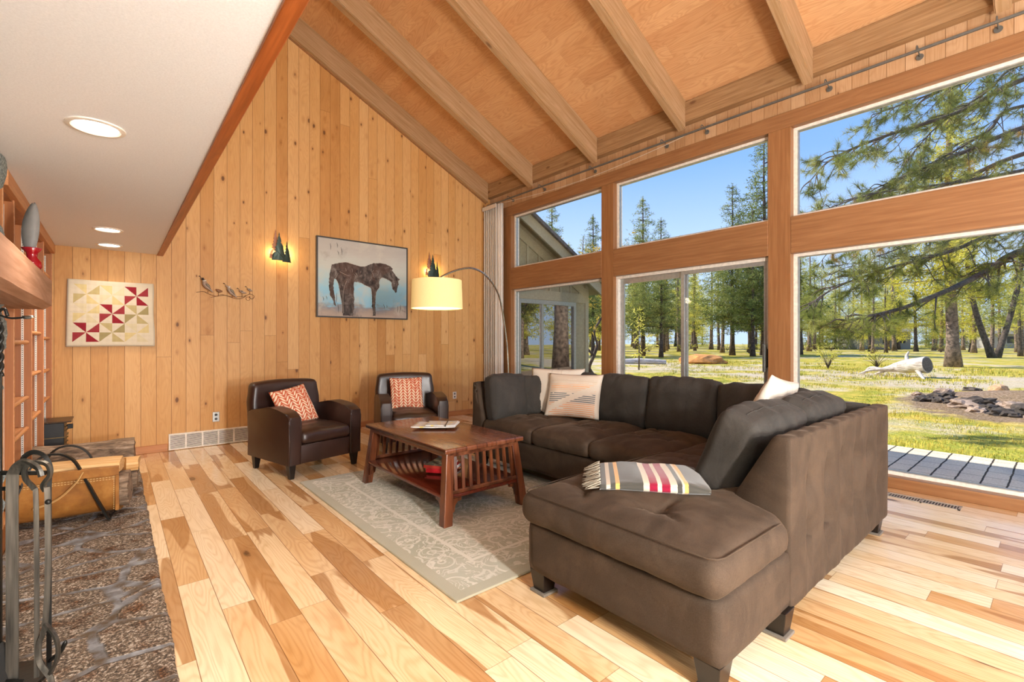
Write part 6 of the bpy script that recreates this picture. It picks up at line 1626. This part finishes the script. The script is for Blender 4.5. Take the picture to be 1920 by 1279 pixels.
for li, (pts, r0, dens) in enumerate(LIMBS):
    pts = [Vector(p)-BASE for p in pts]; path = smoothpath([tuple(p) for p in pts], 8); nP = len(path)
    b = BM(); tube(b, path, [r0*(1-.86*i/(nP-1)) for i in range(nP)], 8)
    VS, FS = ([], []), ([], [])
    for i in range(4, nP, 1):
        if rl.random() > dens*.82: continue
        p = path[i]; dirn = (path[min(i+1, nP-1)]-path[i-1]).normalized()
        for sgn in (-1, 1):
            if rl.random() < .15: continue
            side = dirn.cross(Vector((0, 0, 1))).normalized()*sgn
            L_ = rl.uniform(.35, .95)*(1.15-.6*i/nP); dd = (dirn*rl.uniform(.5, 1.1)+side*rl.uniform(.3, .9)+Vector((0, 0, rl.uniform(-.75, .35)))).normalized()
            q = [p, p+dd*L_*.4+Vector((0, 0, rl.uniform(-.04, .06))), p+dd*L_*.75+Vector((0, 0, -.05+rl.uniform(-.06, .04))), p+dd*L_+Vector((0, 0, rl.uniform(-.12, .10)))]
            sp = smoothpath(q, 4); tube(b, sp, [max(.003, r0*.24*(1-k/len(sp))) for k in range(len(sp))], 5)
            bi = 1 if (li in (4, 5, 2) and rl.random() < .38) else 0
            for m_ in range(4):
                k = len(sp)-1-m_*2
                if k < 3: break
                base = sp[k]; dl = (sp[k]-sp[k-1]).normalized()
                for w_ in range(2 if m_ else 1):
                    td = (dl+Vector((rl.gauss(0, .6), rl.gauss(0, .6), rl.gauss(0, .45)))).normalized() if m_ else dl
                    tl = rl.uniform(.06, .22) if m_ else .03
                    e = base+td*tl; tube(b, [base, base+td*tl*.5+Vector((0, 0, -.01)), e], [.005, .004, .003], 4, caps=False)
                    tuft_needles(VS[bi], FS[bi], e, td, 42, .135, rl)
    lo = obj('limb', b, bark2, t, smooth=True)
    for q in (0, 1):
        if VS[q]: obj('needle_sprays', (VS[q], FS[q]), nm[q], lo)
# upper crown
V, F, b = crown_conifer(14, 8.5, 3.4, 77, .8, None, 12); b.free(); obj('crown_needles', (V, F), M['needles_g'], t)

# ------------------------------------------------------------------ fallen log, rocks, mounds, shrubs
drift = N('weathered_wood'); f1 = drift.noise(drift.mp(drift.coord(), (3, 22, 22)), 1.0, 4, .6)
drift.bs(color=drift.ramp(f1, [(.3, L('8d7f73')), (.5, L('c2b7ab')), (.68, L('ddd4ca'))]), rough=.85); drift.bump(f1, .7, .03)
t = thing('fallen_tree_stump', 'weathered grey log with a sawn end lying in the meadow left of the big trunk', 'log', (22.6, 4.1, gh(22.6, 4.1)), math.radians(-112))
b = BM(); P = smoothpath([(.95, 0, .50), (.5, 0, .44), (.1, .02, .38), (-.3, .05, .30), (-.65, .1, .22)], 5); rb_ = [.30, .30, .29, .28, .27, .27, .26, .25, .24, .23, .22, .20, .18, .17, .15, .13, .12, .11, .10, .08, .06]
tube(b, P, rb_[:len(P)], 16)
for v in b.verts: v.co += Vector((0, 1, 1))*.03*noise.noise(v.co*4)
o = obj('trunk', b, drift.mat, t, smooth=True, angle=60)
b = BM(); c_ = P[0]; d_ = (P[0]-P[1]).normalized(); bmesh.ops.create_cone(b, cap_ends=True, segments=20, radius1=.27, radius2=.26, depth=.02, matrix=Matrix.Translation(c_+d_*.005) @ d_.to_track_quat('Z', 'Y').to_matrix().to_4x4()); obj('sawn_end', b, plain('sawn_wood_end', '6a625a', .9, noise_amt=.2, nscale=20), t)
for q in ([(.1, 0, .35), (-.3, -.15, .28), (-.75, -.35, .22), (-1.1, -.5, .05)], [(.3, .1, .45), (.15, .2, .75), (.2, .25, .95)], [(-.2, .1, .25), (-.6, .25, .2), (-1.05, .3, .02)], [(.7, -.1, .30), (.95, -.35, .12), (1.3, -.75, .02)], [(-.5, 0, .2), (-.95, -.1, .28), (-1.2, -.15, .02)]):
    b = BM(); sp = smoothpath(q, 4); tube(b, sp, [.09*(1-.75*k/len(sp)) for k in range(len(sp))], 8); obj('root', b, drift.mat, t, smooth=True)
rockm = plain('dark_basalt_rock', '4a4038', .9, noise_amt=.35, nscale=9, bump=.8)
clodm = plain('pale_soil_clod', '9c8777', .95, noise_amt=.25, nscale=9, bump=.8)
JAG = 1.0
def rock(name, label, x, y, s, seed, mat, cat='rock', grp='rocks around the bare soil', sq=.6):
    b = BM(); bmesh.ops.create_icosphere(b, subdivisions=3, radius=1)
    for v in b.verts:
        k = 1+JAG*(.50*noise.noise(v.co*2.0+Vector((seed*3, 0, 0)))+.28*noise.noise(v.co*4.6+Vector((seed, 5, 0)))); v.co *= k
        v.co = Vector((v.co.x*s*1.15, v.co.y*s, v.co.z*s*sq))
    o = obj(name, b, mat, None, smooth=True, angle=22); o.location = (x, y, gh(x, y)+s*sq*.25); o.rotation_euler = (0, 0, seed*1.7)
    return tag(o, label, cat, grp)
spots = [(13.6, 2.0, .16), (13.9, 1.8, .20), (14.3, 1.75, .14), (13.3, 1.55, .12), (12.9, 1.35, .20), (13.1, 1.15, .26), (12.7, .95, .16), (12.9, .65, .20), (12.6, .45, .22), (12.4, 1.1, .13), (15.2, 1.9, .18), (16.8, 1.55, .16), (12.2, .75, .17), (12.0, .35, .12), (14.8, 2.3, .11), (13.4, .3, .15), (13.75, 1.95, .10), (13.5, 1.75, .12), (12.95, 1.2, .10), (13.3, .95, .12), (12.55, .8, .10), (12.8, .25, .12), (14.0, 2.15, .10), (12.1, .6, .10)]
spots.sort(key=lambda p: (.7633*p[0]-.6461*p[1])/(.6461*p[0]+.7633*p[1]))
for k, (x, y, s) in enumerate(spots): rock('rock', '%s rock, %s from the left along the bare soil edge' % ('dark jagged' if k % 3 else 'pale crumbly', ORD[k]), x, y, s, k+1, rockm if k % 3 else clodm)
JAG = .4
rock('dirt_mound', 'small pointed mound of pale tan dirt at the back of the bare soil', 17.8, 1.15, .19, 5, plain('tan_dirt', 'c39a74', .95, noise_amt=.15, nscale=14, bump=.5), 'mound', None, .85)
rock('orange_mound', 'low orange mound of earth beyond the sliding door', 27.0, 14.2, 1.15, 7, plain('orange_earth', 'c9894a', .95, noise_amt=.15, nscale=5, bump=.4), 'mound', None, .38)
def far_log(label, x, y, ln, r, rz, col):
    b = BM(); tube(b, [(-ln/2, 0, 0), (-ln/6, .05, .02), (ln/5, -.04, 0), (ln/2, 0, -.02)], [r*.9, r, r*.95, r*.7], 10); o = obj('fallen_log', b, col, None, smooth=True, angle=60)
    o.location = (x, y, gh(x, y)+r*.6); o.rotation_euler = (0, 0, rz); tag(o, label, 'log')
far_log('grey fallen log lying in the grass left of the orange mound', 23.6, 15.9, 2.4, .20, math.radians(-45), drift.mat)
far_log('thinner brown fallen log just behind the grey one', 24.6, 16.6, 2.0, .13, math.radians(-38), M['trunk'])
def shrub(label, x, y, h, w, mat, seed, name='shrub', n_=26, grp=None):
    t = thing(name, label, 'shrub', (x, y, gh(x, y)), 0, grp); rr = random.Random(seed); b = BM(); V, F = [], []
    for k in range(n_):
        a = rr.uniform(0, 2*PI); e = (math.cos(a)*w*rr.uniform(.2, 1), math.sin(a)*w*rr.uniform(.2, 1), h*rr.uniform(.5, 1)); tube(b, [(0, 0, 0), (e[0]*.4, e[1]*.4, e[2]*.6), e], [.012, .008, .004], 4, caps=False); clump(V, F, e, h*.30, 12, rr)
    obj('stems', b, M['trunk_d'], t); obj('foliage', (V, F), mat, t)
shrub('yellow-green shrub with bare grey stems, left of the weathered log', 26.5, 7.5, .95, .6, M['needles_y'], 3)
shrub('small yellow bush behind the weathered log', 29.5, 6.2, .8, .7, M['needles_y'], 4)
for k, (x, y) in enumerate(sorted(((46, 26), (52, 22), (60, 24), (57, 17), (66, 14), (44, 30), (70, 9), (64, 30), (50, 33), (72, 20)), key=lambda p: p[0]/p[1])): shrub('low pale sagebrush clump, %s from the left along the edge of the wood' % ORD[k], x, y, 1.0, 1.3, M['needles_g'] if k % 2 else M['needles_y'], 50+k, n_=20, grp='sagebrush clumps at the wood edge')
# distant houses glimpsed between trunks
def far_house(label, x, y, w, h, rz, col):
    t = thing('distant_house', label, 'house', (x, y, 0), rz)
    b = BM(); box(b, -w/2, w/2, -3, 3, GZ, h); obj('wall', b, col, t)
    b = BM(); prism(b, [(-3.6, h), (3.6, h), (0, h+1.6)], lambda u, v: Vector((-w/2-.5, u, v)), (w+1, 0, 0)); obj('roof', b, plain('far_roof', '8a8580', .9), t)
    for k in range(3): b = BM(); box(b, -w/2+w*(k+.6)/3.4, -w/2+w*(k+.6)/3.4+1.2, -3.03, -2.98, .9, 2.0); obj('window', b, M['black_plastic'], t)
far_house('long pale house glimpsed between the trunks at the right', 118, 6, 12, 2.4, math.radians(-42), plain('pale_far_siding', 'a8a49e', .9))
far_house('pale grey house glimpsed far off behind the middle of the wood', 100, 22, 9, 2.6, math.radians(-38), plain('grey_far_siding', '98948e', .9))

# ------------------------------------------------------------------ the grey wing of the house seen through the left window
t = thing('house_wing', 'grey board-and-batten wing of the house with a sliding glass door, outside the left window', 'house')
sid = plain('grey_green_siding', '9c9274', .85, noise_amt=.06, nscale=25); sidt = plain('grey_green_trim', 'a69c80', .8, noise_amt=.04)
def zt_(x): return 3.50-.55*(x-5.84)
WY = 6.62; XE = 7.72
b = BM(); prism(b, [(5.26, GZ), (5.76, GZ), (5.76, 2.03), (7.33, 2.03), (7.33, GZ), (XE, GZ), (XE, zt_(XE)), (5.26, zt_(5.26))], lambda u, v: Vector((u, WY, v)), (0, .14, 0)) if False else None
box(b, 5.26, 5.75, WY, WY+.14, GZ, 2.05); box(b, 7.34, XE, WY, WY+.14, GZ, 2.05); prism(b, [(5.26, 2.05), (XE, 2.05), (XE, zt_(XE)), (5.26, zt_(5.26))], lambda u, v: Vector((u, WY, v)), (0, .14, 0)); box(b, XE-.14, XE, WY+.14, 12.5, GZ, zt_(XE)-.02)
obj('siding_wall', b, sid, t)
for x in (5.98, 6.28, 6.58, 6.88, 7.18, 7.45):
    b = BM(); box(b, x-.022, x+.022, WY-.022, WY, 2.24, zt_(x)-.18); obj('batten', b, sidt, t)
b = BM(); box(b, 5.26, XE, WY-.028, WY, 2.05, 2.24, .003); obj('band_board', b, sidt, t)
b = BM(); box(b, XE-.09, XE+.012, WY-.024, WY+.10, GZ, zt_(XE)-.02, .003); obj('corner_board', b, sidt, t)
b = BM()
prism(b, [(5.16, zt_(5.16)-.24), (8.02, zt_(8.02)-.24), (8.02, zt_(8.02)-.02), (5.16, zt_(5.16)-.02)], lambda u, v: Vector((u, WY-.36, v)), (0, .04, 0)); obj('rake_board', b, sidt, t)
b = BM(); prism(b, [(5.26, zt_(5.26)-.36), (XE, zt_(XE)-.36), (XE, zt_(XE)-.16), (5.26, zt_(5.26)-.16)], lambda u, v: Vector((u, WY-.03, v)), (0, .03, 0)); obj('frieze_board', b, sidt, t)
b = BM(); prism(b, [(5.10, zt_(5.10)-.02), (8.06, zt_(8.06)-.02), (8.06, zt_(8.06)+.05), (5.10, zt_(5.10)+.05)], lambda u, v: Vector((u, WY-.42, v)), (0, 6.5, 0)); obj('roof', b, plain('shingle_roof', '6b6560', .95, noise_amt=.2, nscale=12), t)
b = BM(); prism(b, [(5.16, zt_(5.16)-.06), (8.00, zt_(8.00)-.06), (8.00, zt_(8.00)-.03), (5.16, zt_(5.16)-.03)], lambda u, v: Vector((u, WY-.32, v)), (0, 6.2, 0)); obj('soffit', b, sid, t)
dr = BM(); box(dr, 5.75, 7.34, WY-.02, WY+.06, 1.97, 2.05); box(dr, 7.27, 7.34, WY-.02, WY+.06, GZ, 1.97); box(dr, 5.75, 5.81, WY-.02, WY+.06, GZ, 1.97); box(dr, 5.75, 7.34, WY-.02, WY+.06, GZ, -.02)
frm = obj('door_frame', dr, M['alu'], t)
b = BM(); box(b, 6.36, 6.42, WY+.0, WY+.05, -.02, 1.97); obj('meeting_stile', b, M['alu'], frm)
n = N('dark_reflecting_glass'); n.bs(color=(.012, .014, .012, 1), rough=.01, spec=1.0, ior=2.2, coat=1.0, coatr=.01); dg = n.mat
b = BM(); box(b, 5.81, 6.36, WY+.03, WY+.036, -.02, 1.97); obj('glass_panel', b, dg, frm)
b = BM(); box(b, 6.42, 7.27, WY+.02, WY+.026, -.02, 1.97); obj('glass_panel', b, dg, frm)
